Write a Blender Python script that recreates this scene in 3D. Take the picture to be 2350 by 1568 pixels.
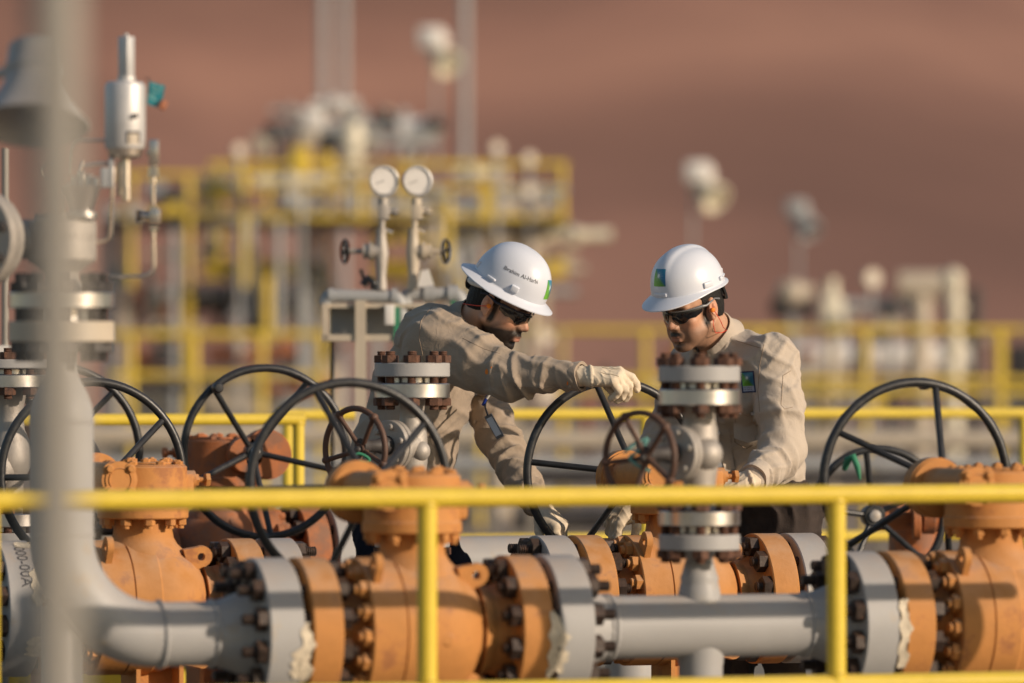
import bpy, bmesh, math, random
import numpy as np
from mathutils import Vector, Matrix
from mathutils.bvhtree import BVHTree

for _o in list(bpy.data.objects):
    bpy.data.objects.remove(_o)
SC = bpy.context.scene
COL = SC.collection
PI = math.pi

# ---------------------------------------------------------------- camera, sky, sun, exposure
TH = math.radians(19.0)                       # the pipe rows run 19 degrees off the picture plane
RV = Vector((math.cos(TH), -math.sin(TH), 0))  # camera right
FV = Vector((math.sin(TH), math.cos(TH), 0))   # camera forward
ZV = Vector((0, 0, 1))
CAM = Vector((0, 0, 1.21))
FPX = 2350 * 200 / 36.0
GROUND = -0.10

cam = bpy.data.cameras.new('camera')
cam.lens = 200
cam.sensor_width = 36
cam.clip_start = 0.5
cam.clip_end = 5000
cam.shift_y = 76 / 2350.0
cam.dof.use_dof = True
cam.dof.focus_distance = 20.1
cam.dof.aperture_fstop = 1.58
cam.dof.aperture_blades = 9
camo = bpy.data.objects.new('camera', cam)
COL.objects.link(camo)
camo.location = CAM
camo.rotation_euler = (PI / 2, 0, -TH)
SC.camera = camo

SUN_AZ = math.radians(42)                      # from -Y towards +X
SUN_EL = math.radians(18)
sdir = Vector((math.sin(SUN_AZ) * math.cos(SUN_EL), -math.cos(SUN_AZ) * math.cos(SUN_EL), math.sin(SUN_EL)))
W = bpy.data.worlds.new('World')
SC.world = W
W.use_nodes = True
wn = W.node_tree.nodes
wl = W.node_tree.links
sky = wn.new('ShaderNodeTexSky')
sky.sky_type = 'NISHITA'
sky.sun_disc = False
sky.sun_elevation = SUN_EL
sky.sun_rotation = math.atan2(sdir.x, sdir.y)
sky.air_density = 1.2
sky.dust_density = 1.0
sky.ozone_density = 1.0
bg = wn['Background']
bg.inputs['Strength'].default_value = 0.10
wl.new(sky.outputs[0], bg.inputs['Color'])

sun = bpy.data.lights.new('sun', 'SUN')
sun.energy = 4.5
sun.angle = math.radians(0.9)
sun.color = (1.0, 0.82, 0.63)
suno = bpy.data.objects.new('sun', sun)
COL.objects.link(suno)
suno.rotation_euler = sdir.to_track_quat('Z', 'Y').to_euler()
suno.location = (10, -10, 30)

SC.view_settings.view_transform = 'Standard'
SC.view_settings.look = 'None'
SC.view_settings.exposure = -0.10
SC.view_settings.gamma = 1.0
SC.view_settings.use_curve_mapping = False
SC.cycles.use_denoising = True
SC.cycles.max_bounces = 6
SC.cycles.diffuse_bounces = 3
SC.cycles.glossy_bounces = 3
SC.cycles.sample_clamp_indirect = 6.0


def P(x, y, d):
    """world point seen at (x, y) of the 2350 px wide photograph, d metres along the view"""
    return CAM + RV * ((x - 1175) / FPX * d) + FV * d + ZV * ((860 - y) / FPX * d)


def depth_on(x, Y):
    t = (x - 1175) / FPX
    return Y / (math.cos(TH) - t * math.sin(TH))


def PY(x, y, Y):
    return P(x, y, depth_on(x, Y))


# ---------------------------------------------------------------- materials
def mat(name, col, rough=0.5, metal=0.0, var=0.12, scale=8.0, bump=0.0, bscale=60.0, dust=0.0, dustcol=(0.42, 0.27, 0.18),
        patch=None, patch_amt=0.0, patch_scale=6.0, spec=0.5, attr=None, coat=0.0, sheen=0.0):
    m = bpy.data.materials.new(name)
    m.use_nodes = True
    nt = m.node_tree
    n, l = nt.nodes, nt.links
    b = n['Principled BSDF']
    b.inputs['Roughness'].default_value = rough
    b.inputs['Metallic'].default_value = metal
    b.inputs['Specular IOR Level'].default_value = spec
    if coat: b.inputs['Coat Weight'].default_value = coat
    if sheen:
        b.inputs['Sheen Weight'].default_value = sheen
    tc = n.new('ShaderNodeTexCoord')
    geo = n.new('ShaderNodeNewGeometry')
    oi = n.new('ShaderNodeObjectInfo')
    nz = n.new('ShaderNodeTexNoise')
    nz.inputs['Scale'].default_value = scale
    nz.inputs['Detail'].default_value = 6
    nz.inputs['Roughness'].default_value = 0.6
    l.new(geo.outputs['Position'], nz.inputs['Vector'])
    mr = n.new('ShaderNodeMapRange')
    mr.inputs[1].default_value = 0.3; mr.inputs[2].default_value = 0.7
    mr.inputs[3].default_value = 1 - var; mr.inputs[4].default_value = 1 + var
    l.new(nz.outputs['Fac'], mr.inputs[0])
    vm = n.new('ShaderNodeVectorMath'); vm.operation = 'SCALE'
    if attr:
        at = n.new('ShaderNodeAttribute'); at.attribute_name = attr
        l.new(at.outputs['Color'], vm.inputs[0])
    else:
        vm.inputs[0].default_value = col[:3]
    l.new(mr.outputs[0], vm.inputs['Scale'])
    cur = vm.outputs[0]
    if patch is not None:
        n2 = n.new('ShaderNodeTexNoise')
        n2.inputs['Scale'].default_value = patch_scale
        n2.inputs['Detail'].default_value = 8
        n2.inputs['Roughness'].default_value = 0.7
        l.new(geo.outputs['Position'], n2.inputs['Vector'])
        m2 = n.new('ShaderNodeMapRange')
        m2.inputs[1].default_value = 0.62 - patch_amt; m2.inputs[2].default_value = 0.72 - patch_amt
        l.new(n2.outputs['Fac'], m2.inputs[0])
        mx = n.new('ShaderNodeMix'); mx.data_type = 'RGBA'
        l.new(m2.outputs[0], mx.inputs['Factor'])
        l.new(cur, mx.inputs['A'])
        mx.inputs['B'].default_value = (*patch, 1)
        cur = mx.outputs['Result']
    if dust > 0:      # dust settled on faces that look up
        sp = n.new('ShaderNodeSeparateXYZ')
        l.new(geo.outputs['Normal'], sp.inputs[0])
        m3 = n.new('ShaderNodeMapRange')
        m3.inputs[1].default_value = 0.15; m3.inputs[2].default_value = 0.95
        m3.inputs[3].default_value = 0.0; m3.inputs[4].default_value = dust
        l.new(sp.outputs['Z'], m3.inputs[0])
        n4 = n.new('ShaderNodeTexNoise'); n4.inputs['Scale'].default_value = 14; n4.inputs['Detail'].default_value = 8
        l.new(geo.outputs['Position'], n4.inputs['Vector'])
        m4 = n.new('ShaderNodeMapRange')
        m4.inputs[1].default_value = 0.25; m4.inputs[2].default_value = 0.65
        l.new(n4.outputs['Fac'], m4.inputs[0])
        mu = n.new('ShaderNodeMath'); mu.operation = 'MULTIPLY'
        l.new(m3.outputs[0], mu.inputs[0]); l.new(m4.outputs[0], mu.inputs[1])
        mx = n.new('ShaderNodeMix'); mx.data_type = 'RGBA'
        l.new(mu.outputs[0], mx.inputs['Factor'])
        l.new(cur, mx.inputs['A'])
        mx.inputs['B'].default_value = (*dustcol, 1)
        cur = mx.outputs['Result']
    l.new(cur, b.inputs['Base Color'])
    if rough < 0.9:
        m5 = n.new('ShaderNodeMapRange')
        m5.inputs[3].default_value = max(0.03, rough - 0.12); m5.inputs[4].default_value = min(1, rough + 0.12)
        l.new(nz.outputs['Fac'], m5.inputs[0])
        l.new(m5.outputs[0], b.inputs['Roughness'])
    if bump > 0:
        nb = n.new('ShaderNodeTexNoise'); nb.inputs['Scale'].default_value = bscale; nb.inputs['Detail'].default_value = 4
        l.new(geo.outputs['Position'], nb.inputs['Vector'])
        bp = n.new('ShaderNodeBump'); bp.inputs['Strength'].default_value = min(1, bump); bp.inputs['Distance'].default_value = 0.004
        l.new(nb.outputs['Fac'], bp.inputs['Height'])
        l.new(bp.outputs[0], b.inputs['Normal'])
    return m


DUST = (0.46, 0.34, 0.25)
M = {
    'orange': mat('orange_paint', (0.50, 0.222, 0.066), 0.72, var=0.16, scale=7, bump=0.25, bscale=90, dust=0.6, dustcol=DUST,
                  patch=(0.36, 0.15, 0.06), patch_amt=0.08, patch_scale=7, spec=0.3),
    'orange_dull': mat('weathered_orange_paint', (0.40, 0.13, 0.04), 0.7, var=0.18, scale=9, bump=0.25, dust=0.5, dustcol=(0.36, 0.24, 0.17), patch=(0.25, 0.11, 0.06), patch_amt=0.12),
    'grey': mat('grey_paint', (0.365, 0.36, 0.36), 0.5, var=0.06, scale=5, bump=0.12, bscale=120, dust=0.35, dustcol=DUST,
                patch=(0.40, 0.34, 0.275), patch_amt=0.04, patch_scale=6, spec=0.4),
    'post_grey': mat('dusty_post_paint', (0.27, 0.25, 0.22), 0.6, var=0.06),
    'grey_cool': mat('cool_grey_paint', (0.34, 0.35, 0.36), 0.5, var=0.08, scale=6, dust=0.2),
    'beige': mat('beige_paint', (0.50, 0.43, 0.34), 0.5, var=0.08, scale=5, dust=0.3, dustcol=DUST),
    'cream': mat('cream_paint', (0.72, 0.66, 0.52), 0.4, var=0.06),
    'white': mat('white_paint', (0.72, 0.69, 0.66), 0.45, var=0.06),
    'yellow': mat('yellow_paint', (0.66, 0.49, 0.05), 0.42, var=0.07, scale=12, dust=0.35, dustcol=(0.66, 0.47, 0.2), bump=0.06, spec=0.4),
    'far_yellow': mat('faded_yellow_paint', (0.64, 0.46, 0.055), 0.5, var=0.12, scale=3, patch=(0.42, 0.33, 0.16), patch_amt=0.1, patch_scale=2),
    'black': mat('black_wheel_paint', (0.022, 0.023, 0.026), 0.38, var=0.3, scale=30, patch=(0.13, 0.12, 0.11), patch_amt=-0.05, patch_scale=28, bump=0.15, spec=0.5, dust=0.25, dustcol=(0.13, 0.11, 0.09)),
    'black_plastic': mat('black_plastic', (0.012, 0.012, 0.014), 0.3, var=0.1),
    'dark': mat('dark_steel', (0.045, 0.04, 0.04), 0.6, var=0.3),
    'bolt': mat('oiled_steel_bolts', (0.038, 0.024, 0.019), 0.5, metal=0.25, var=0.35, scale=40, patch=(0.12, 0.055, 0.03), patch_amt=0.04, patch_scale=30, bump=0.3, dust=0.3, dustcol=(0.25, 0.15, 0.09)),
    'rust': mat('rusty_steel', (0.105, 0.046, 0.026), 0.75, var=0.35, scale=45, patch=(0.05, 0.022, 0.016), patch_amt=0.10, patch_scale=40, bump=0.4, bscale=180),
    'rust_wheel': mat('rusty_handwheel_iron', (0.085, 0.042, 0.028), 0.6, var=0.25, scale=30, patch=(0.07, 0.03, 0.02), patch_amt=0.05, patch_scale=25, bump=0.3, dust=0.3, dustcol=(0.3, 0.17, 0.1)),
    'steel': mat('machined_steel', (0.62, 0.60, 0.59), 0.32, metal=1.0, var=0.06, scale=20, patch=(0.50, 0.40, 0.32), patch_amt=-0.08, patch_scale=9),
    'cast': mat('cast_stainless', (0.40, 0.365, 0.33), 0.55, metal=0.35, var=0.14, scale=18, bump=0.35, bscale=200, patch=(0.28, 0.23, 0.19), patch_amt=-0.02, patch_scale=14),
    'alu': mat('silver_paint', (0.56, 0.55, 0.55), 0.5, metal=0.4, var=0.06, scale=14),
    'tube': mat('stainless_tube', (0.62, 0.55, 0.48), 0.28, metal=0.9, var=0.08),
    'gasket': mat('dark_gap', (0.03, 0.018, 0.014), 0.9, var=0.4, scale=30),
    'tape': mat('weathered_tape', (0.62, 0.54, 0.42), 0.8, var=0.25, scale=50, bump=0.6, bscale=150, patch=(0.32, 0.22, 0.14), patch_amt=0.02, patch_scale=30),
    'ink': mat('black_ink', (0.05, 0.05, 0.06), 0.8, var=0.0),
    'hatwhite': mat('white_helmet_shell', (0.64, 0.67, 0.75), 0.32, var=0.015, scale=6, coat=0.15),
    'glove': mat('cream_cotton_glove', (0.66, 0.56, 0.43), 0.95, var=0.10, scale=40, bump=0.12, bscale=300, spec=0.1, patch=(0.52, 0.43, 0.33), patch_amt=0.02, patch_scale=20),
    'glove_seam': mat('glove_stitching', (0.30, 0.24, 0.17), 0.95, var=0.1, spec=0.1),
    'navy': mat('navy_trousers', (0.014, 0.016, 0.026), 0.9, var=0.25, scale=25, bump=0.3, bscale=200, spec=0.1),
    'brown_cloth': mat('dark_brown_trousers', (0.045, 0.034, 0.030), 0.85, var=0.3, scale=20, bump=0.3, bscale=200, spec=0.2),
    'boot': mat('brown_leather', (0.07, 0.045, 0.03), 0.6, var=0.2),
    'hair': mat('black_hair', (0.010, 0.008, 0.007), 0.55, var=0.5, scale=120, bump=0.9, bscale=260, spec=0.35),
    'lens': mat('smoked_lens', (0.006, 0.006, 0.008), 0.06, var=0.0, spec=0.7, coat=0.5),
    'frame_grey': mat('grey_spectacle_arm', (0.20, 0.20, 0.21), 0.3, metal=0.3, var=0.1),
    'frame_navy': mat('navy_spectacle_arm', (0.018, 0.022, 0.045), 0.3, var=0.1),
    'plug': mat('orange_foam', (0.85, 0.24, 0.03), 0.8, var=0.08),
    'cord': mat('red_cord', (0.70, 0.06, 0.03), 0.6, var=0.0),
    'white_plastic': mat('white_plastic', (0.68, 0.66, 0.63), 0.35, var=0.02),
    'button': mat('shirt_button', (0.40, 0.33, 0.27), 0.4, var=0.05),
    'green': mat('green_ribbon', (0.03, 0.20, 0.11), 0.7, var=0.2),
    'teal': mat('teal_tag', (0.03, 0.26, 0.32), 0.5, var=0.15, scale=60),
    'teal_cord': mat('teal_cord', (0.12, 0.30, 0.28), 0.7, var=0.1),
    'bluepen': mat('blue_pen', (0.02, 0.05, 0.35), 0.3, var=0.0),
    'glass': None,
    'concrete': mat('concrete', (0.20, 0.18, 0.155), 0.9, var=0.15, scale=3, bump=0.3, bscale=40),
    'ground': mat('compacted_sand', (0.27, 0.215, 0.17), 0.95, var=0.16, scale=0.5, bump=0.5, bscale=14, patch=(0.30, 0.20, 0.145), patch_amt=0.08, patch_scale=0.25),
    'dune': mat('red_dune_sand', (0.30, 0.158, 0.118), 0.95, var=0.28, scale=0.06, patch=(0.20, 0.105, 0.082), patch_amt=0.12, patch_scale=0.045, bump=0.3, bscale=1.5),
    'skin': mat('skin', (0.3, 0.15, 0.09), 0.48, var=0.06, scale=60, bump=0.22, bscale=300, attr='Col', spec=0.4),
    'print': mat('printed_colours', (1, 1, 1), 0.45, var=0.0, attr='Col'),
    'terracotta': mat('rust_red_equipment', (0.28, 0.10, 0.05), 0.7, var=0.15),
}


def dune_bands(m):
    n, l = m.node_tree.nodes, m.node_tree.links
    b = n['Principled BSDF']
    geo = n.new('ShaderNodeNewGeometry'); mp = n.new('ShaderNodeMapping')
    mp.inputs['Rotation'].default_value = (0, math.radians(24), math.radians(19))
    mp.inputs['Scale'].default_value = (0.055, 0.008, 0.115)
    nz = n.new('ShaderNodeTexNoise'); nz.inputs['Scale'].default_value = 1.0; nz.inputs['Detail'].default_value = 4; nz.inputs['Distortion'].default_value = 0.6
    cr = n.new('ShaderNodeValToRGB')
    e = cr.color_ramp.elements
    e[0].position = 0.32; e[0].color = (0.20, 0.107, 0.083, 1)
    e[1].position = 0.68; e[1].color = (0.43, 0.225, 0.162, 1)
    e.new(0.5).color = (0.315, 0.163, 0.122, 1)
    l.new(geo.outputs['Position'], mp.inputs['Vector']); l.new(mp.outputs[0], nz.inputs['Vector'])
    l.new(nz.outputs['Fac'], cr.inputs[0]); l.new(cr.outputs[0], b.inputs['Base Color'])


dune_bands(M['dune'])


def cloth(name, col):
    m = mat(name, col, 0.9, var=0.05, scale=6, bump=0.0, spec=0.12, sheen=0.15)
    n, l = m.node_tree.nodes, m.node_tree.links
    b = n['Principled BSDF']
    geo = n.new('ShaderNodeNewGeometry')
    h = []
    for sc, ds, st in ((9, 1.2, 0.0060), (26, 1.8, 0.0030), (700, 0.0, 0.0003)):
        nz = n.new('ShaderNodeTexNoise'); nz.inputs['Scale'].default_value = sc; nz.inputs['Detail'].default_value = 2
        nz.inputs['Distortion'].default_value = ds
        l.new(geo.outputs['Position'], nz.inputs['Vector'])
        mm = n.new('ShaderNodeMath'); mm.operation = 'MULTIPLY'; mm.inputs[1].default_value = st
        l.new(nz.outputs['Fac'], mm.inputs[0]); h.append(mm)
    a = n.new('ShaderNodeMath'); a.operation = 'ADD'
    l.new(h[0].outputs[0], a.inputs[0]); l.new(h[1].outputs[0], a.inputs[1])
    a2 = n.new('ShaderNodeMath'); a2.operation = 'ADD'
    l.new(a.outputs[0], a2.inputs[0]); l.new(h[2].outputs[0], a2.inputs[1])
    bp = n.new('ShaderNodeBump'); bp.inputs['Strength'].default_value = 0.8; bp.inputs['Distance'].default_value = 1.0
    l.new(a2.outputs[0], bp.inputs['Height'])
    l.new(bp.outputs[0], b.inputs['Normal'])
    return m


M['khaki'] = cloth('khaki_work_shirt', (0.355, 0.285, 0.222))
M['khaki2'] = cloth('pale_khaki_work_shirt', (0.475, 0.405, 0.335))
M['seam1'] = mat('khaki_stitching', (0.30, 0.23, 0.175), 0.9, var=0.1, spec=0.1)
g = bpy.data.materials.new('clear_globe_glass'); g.use_nodes = True
gb = g.node_tree.nodes['Principled BSDF']
gb.inputs['Transmission Weight'].default_value = 1.0; gb.inputs['Roughness'].default_value = 0.1; gb.inputs['Base Color'].default_value = (0.9, 0.88, 0.82, 1)
M['glass'] = g


# ---------------------------------------------------------------- mesh helpers
def frame(z, up=(0, 0, 1)):
    """rotation whose local Z is the given direction"""
    z = Vector(z).normalized()
    u = Vector(up)
    if abs(z.dot(u)) > 0.98: u = Vector((0, 1, 0)) if abs(z.y) < 0.9 else Vector((1, 0, 0))
    x = u.cross(z).normalized()
    y = z.cross(x)
    return Matrix((x, y, z)).transposed()


def TM(loc=(0, 0, 0), z=None, up=(0, 0, 1), rz=0.0):
    m = Matrix.Translation(Vector(loc))
    if z is not None: m = m @ frame(z, up).to_4x4()
    if rz: m = m @ Matrix.Rotation(rz, 4, 'Z')
    return m


class MB:
    def __init__(s):
        s.v = []; s.f = []; s.c = None

    def add(s, vs, fs, T=None):
        o = len(s.v)
        if T is not None: vs = [T @ Vector(v) for v in vs]
        s.v += [tuple(v) for v in vs]
        s.f += [tuple(i + o for i in f) for f in fs]
        return s

    def lathe(s, prof, T=None, n=32, sx=1.0, sy=1.0, a0=0.0, a1=2 * PI):
        """profile of (r, z) pairs round local Z; r = 0 closes"""
        vs = []; fs = []; full = abs(a1 - a0 - 2 * PI) < 1e-6
        m = n if full else n + 1
        idx = []
        for r, z in prof:
            if r < 1e-6:
                vs.append((0, 0, z)); idx.append([len(vs) - 1] * m)
            else:
                row = []
                for i in range(m):
                    a = a0 + (a1 - a0) * i / n
                    vs.append((r * math.cos(a) * sx, r * math.sin(a) * sy, z)); row.append(len(vs) - 1)
                idx.append(row)
        for k in range(len(prof) - 1):
            for i in range(n):
                j = (i + 1) % m
                q = [idx[k][i], idx[k][j], idx[k + 1][j], idx[k + 1][i]]
                q2 = []
                for t in q:
                    if t not in q2: q2.append(t)
                if len(q2) > 2: fs.append(tuple(q2))
        return s.add(vs, fs, T)

    def cyl(s, a, b, r, n=16, r2=None, cap=True):
        a = Vector(a); b = Vector(b); L = (b - a).length
        r2 = r if r2 is None else r2
        p = ([(0, 0)] if cap else []) + [(r, 0), (r2, L)] + ([(0, L)] if cap else [])
        return s.lathe(p, TM(a, b - a), n)

    def disc(s, a, ax, r, t, n=32, ch=0.003, hole=0.0):
        ax = Vector(ax).normalized()
        if hole: p = [(hole, 0), (r - ch, 0), (r, ch), (r, t - ch), (r - ch, t), (hole, t), (hole, 0)]
        else: p = [(0, 0), (r - ch, 0), (r, ch), (r, t - ch), (r - ch, t), (0, t)]
        return s.lathe(p, TM(a, ax), n)

    def box(s, lo, hi, T=None, b=0.0):
        x0, y0, z0 = lo; x1, y1, z1 = hi
        if b <= 0:
            vs = [(x, y, z) for x in (x0, x1) for y in (y0, y1) for z in (z0, z1)]
            fs = [(0, 1, 3, 2), (4, 6, 7, 5), (0, 4, 5, 1), (2, 3, 7, 6), (0, 2, 6, 4), (1, 5, 7, 3)]
            return s.add(vs, fs, T)
        bm = bmesh.new()
        bmesh.ops.create_cube(bm, size=1)
        for v in bm.verts:
            v.co = Vector(((x0 + x1) / 2 + v.co.x * (x1 - x0), (y0 + y1) / 2 + v.co.y * (y1 - y0), (z0 + z1) / 2 + v.co.z * (z1 - z0)))
        bmesh.ops.bevel(bm, geom=bm.edges[:] + bm.verts[:], offset=b, segments=2, affect='EDGES', profile=0.5)
        bm.verts.ensure_lookup_table()
        for i, v in enumerate(bm.verts): v.index = i
        vs = [v.co.copy() for v in bm.verts]; fs = [tuple(v.index for v in f.verts) for f in bm.faces]
        bm.free()
        return s.add(vs, fs, T)

    def hexn(s, a, ax, r, t, n=6, rz=0.0, ch=True):
        """a hexagonal nut or bolt head from point a along ax"""
        c = r * 0.06
        p = [(0, 0), (r - c, 0), (r, c), (r, t - c), (r * 0.9, t), (0, t)] if ch else [(0, 0), (r, 0), (r, t), (0, t)]
        return s.lathe(p, TM(a, ax, rz=rz), n)

    def tube(s, pts, r, n=10, closed=False, caps=True):
        pts = [Vector(p) for p in pts]
        rs = r if isinstance(r, (list, tuple)) else [r] * len(pts)
        m = len(pts)
        tang = []
        for i in range(m):
            a = pts[(i - 1) % m] if (closed or i > 0) else pts[i]
            b = pts[(i + 1) % m] if (closed or i < m - 1) else pts[i]
            tang.append((b - a).normalized())
        t0 = tang[0]
        nrm = Vector((0, 0, 1)) if abs(t0.z) < 0.9 else Vector((1, 0, 0))
        nrm = (nrm - t0 * nrm.dot(t0)).normalized()
        vs = []; fs = []
        for i in range(m):
            t = tang[i]
            nrm = (nrm - t * nrm.dot(t)).normalized()
            bi = t.cross(nrm)
            for k in range(n):
                a = 2 * PI * k / n
                vs.append(pts[i] + (nrm * math.cos(a) + bi * math.sin(a)) * rs[i])
        for i in range(m if closed else m - 1):
            i2 = (i + 1) % m
            for k in range(n):
                k2 = (k + 1) % n
                fs.append((i * n + k, i * n + k2, i2 * n + k2, i2 * n + k))
        if caps and not closed:
            fs.append(tuple(range(n))[::-1]); fs.append(tuple((m - 1) * n + k for k in range(n)))
        return s.add(vs, fs)

    def plate(s, outline, t, T=None, holes=()):
        """flat plate in local XY, extruded along +Z by t; one round hole allowed"""
        bm = bmesh.new()
        loops = [outline] + [[(cx + r * math.cos(-2 * PI * k / 12), cy + r * math.sin(-2 * PI * k / 12)) for k in range(12)] for cx, cy, r in holes]
        es = []
        for lp in loops:
            vv = [bm.verts.new((p[0], p[1], 0)) for p in lp]
            es += [bm.edges.new((vv[i], vv[(i + 1) % len(vv)])) for i in range(len(vv))]
        bmesh.ops.triangle_fill(bm, use_beauty=True, use_dissolve=False, edges=es)
        ret = bmesh.ops.extrude_face_region(bm, geom=bm.faces[:])
        for e in ret['geom']:
            if isinstance(e, bmesh.types.BMVert): e.co.z += t
        bmesh.ops.recalc_face_normals(bm, faces=bm.faces[:])
        for i, v in enumerate(bm.verts): v.index = i
        vs = [v.co.copy() for v in bm.verts]; fs = [tuple(v.index for v in f.verts) for f in bm.faces]
        bm.free()
        return s.add(vs, fs, T)

    def mesh(s, name, m, sharp=35):
        me = bpy.data.meshes.new(name)
        me.from_pydata(s.v, [], s.f)
        me.update()
        bm = bmesh.new(); bm.from_mesh(me)
        bmesh.ops.recalc_face_normals(bm, faces=bm.faces[:])
        bm.to_mesh(me); bm.free()
        me.shade_smooth()
        me.set_sharp_from_angle(angle=math.radians(sharp))
        if m is not None: me.materials.append(M[m] if isinstance(m, str) else m)
        return me


def tag(o, label=None, cat=None, group=None, kind=None):
    if label: o['label'] = label
    if cat: o['category'] = cat
    if group: o['group'] = group
    if kind: o['kind'] = kind
    return o


def thing(name, label, cat, loc=(0, 0, 0), rz=0.0, group=None, mtx=None):
    o = bpy.data.objects.new(name, None)
    o.empty_display_size = 0.1
    COL.objects.link(o)
    if mtx is not None: o.matrix_basis = mtx
    else:
        o.location = loc; o.rotation_euler = (0, 0, rz)
    return tag(o, label, cat, group)




def wmat(o):
    if o is None: return Matrix.Identity(4)
    if o.parent is None: return o.matrix_basis.copy()
    return wmat(o.parent) @ o.matrix_basis


def obj(name, me, parent=None, T=None, label=None):
    o = bpy.data.objects.new(name, me)
    COL.objects.link(o)
    if parent is not None: o.parent = parent
    if T is not None: o.matrix_basis = T
    if label: o['label'] = label
    return o


def wobj(name, mb, m, parent, sharp=35, label=None, smooth=True):
    """object whose mesh builder holds WORLD coordinates"""
    inv = wmat(parent).inverted()
    mb.v = [tuple(inv @ Vector(v)) for v in mb.v]
    return obj(name, mb.mesh(name, m, sharp), parent, None, label)


CACHE = {}


def cached(key, fn, m, sharp=35):
    if key not in CACHE:
        b = MB(); fn(b)
        CACHE[key] = b.mesh(key, m, sharp)
    return CACHE[key]


def lerp(a, b, t): return a + (b - a) * t


def text_pts(txt, size):
    cu = bpy.data.curves.new('t', 'FONT')
    cu.body = txt; cu.size = size; cu.resolution_u = 3
    o = bpy.data.objects.new('t', cu)
    COL.objects.link(o)
    dg = bpy.context.evaluated_depsgraph_get()
    me = bpy.data.meshes.new_from_object(o.evaluated_get(dg))
    bm = bmesh.new(); bm.from_mesh(me)
    bmesh.ops.triangulate(bm, faces=bm.faces[:])
    vs = [v.co.copy() for v in bm.verts]
    for i, v in enumerate(bm.verts): v.index = i
    fs = [tuple(v.index for v in f.verts) for f in bm.faces]
    bm.free()
    bpy.data.objects.remove(o); bpy.data.curves.remove(cu); bpy.data.meshes.remove(me)
    return vs, fs

# ---------------------------------------------------------------- ground and dunes
random.seed(3)
def make_ground():
    b = MB()
    rings = [0, 6, 12, 18, 24, 30, 40, 55, 75, 100, 140, 200, 300, 500, 900, 1600]
    n = 64
    b.v.append((0, 20, GROUND))
    rnd = random.Random(5)
    for r in rings[1:]:
        for k in range(n):
            a = 2 * PI * k / n
            zz = GROUND + (0 if r < 30 else rnd.uniform(-0.04, 0.04) * min(1, r / 60))
            b.v.append((r * math.cos(a), 20 + r * math.sin(a), zz))
    for k in range(n): b.f.append((0, 1 + k, 1 + (k + 1) % n))
    for j in range(len(rings) - 2):
        for k in range(n):
            k2 = (k + 1) % n
            b.f.append((1 + j * n + k, 1 + (j + 1) * n + k, 1 + (j + 1) * n + k2, 1 + j * n + k2))
    o = obj('ground', b.mesh('ground', 'ground', 80))
    tag(o, 'pale compacted sand ground of the plant', kind='structure')
make_ground()


def make_dunes():
    b = MB()
    nx, ny = 150, 90
    for j in range(ny):
        d = 170 * (1400 / 170.0) ** (j / (ny - 1.0))
        for i in range(nx):
            u = (i / (nx - 1.0) - 0.5)
            X = u * d * 1.5
            t = (d - 170) / 1230.0
            base = 150 * (1 - math.exp(-t * 3.2)) * (1 + 0.25 * math.sin(X / 190.0 + 1.3))
            q = X * 0.6 + d
            rid = 5.0 * (1 - abs(math.sin(q / 34.0 + 0.9 * math.sin(X / 70.0)))) ** 1.4
            rid += 6.5 * (1 - abs(math.sin((d * 0.8 - X * 0.45) / 88.0 + 0.7 * math.sin(X / 120.0 + d / 200.0)))) ** 1.2
            rid += 1.1 * math.sin(X / 9.0 + math.sin(d / 15.0) * 2) * math.sin(d / 12.0)
            k = min(1, (d - 170) / 60.0)
            Xn = X / d * 300.0
            side = 0.20 * (math.sqrt((Xn - 10) ** 2 + 36) + (Xn - 10)) * 0.5 if Xn < 120 else 0.20 * 110
            z = GROUND - 0.5 + k * (base * 1.0 + rid + side)
            p = RV * X + FV * d
            b.v.append((p.x, p.y, z))
    for j in range(ny - 1):
        for i in range(nx - 1):
            a = j * nx + i
            b.f.append((a, a + 1, a + nx + 1, a + nx))
    o = obj('dunes', b.mesh('dunes', 'dune', 180))
    tag(o, 'tall red sand dunes rising behind the plant', kind='structure')
make_dunes()

b = MB(); b.box((-4.5, 15.3, GROUND - 0.1), (14.5, 24.3, GROUND + 0.02))
o = obj('concrete_pad', b.mesh('concrete_pad', 'concrete')); tag(o, 'concrete pad under the rows of valves', kind='structure')
PAD = GROUND + 0.02

# ---------------------------------------------------------------- pipe rows
YA, YB, YC = 16.64, 18.63, 21.15
ZP = 0.423
HP = ZP - PAD              # pipe axis above the pad


def rowX(x, Y): return PY(x, 860, Y).x


X_ = Vector((1, 0, 0)); Y_ = Vector((0, 1, 0)); Z_ = Vector((0, 0, 1))


def thread_prof(r, L, n=None):
    n = n or max(4, int(L / 0.006))
    p = [(0, 0), (r * 0.85, 0), (r, 0.004)]
    for i in range(n):
        z = 0.004 + (L - 0.008) * (i + 0.5) / n
        p.append((r * 0.86, z))
        p.append((r, 0.004 + (L - 0.008) * (i + 1.0) / n))
    p += [(r * 0.85, L), (0, L)]
    return p


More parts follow.
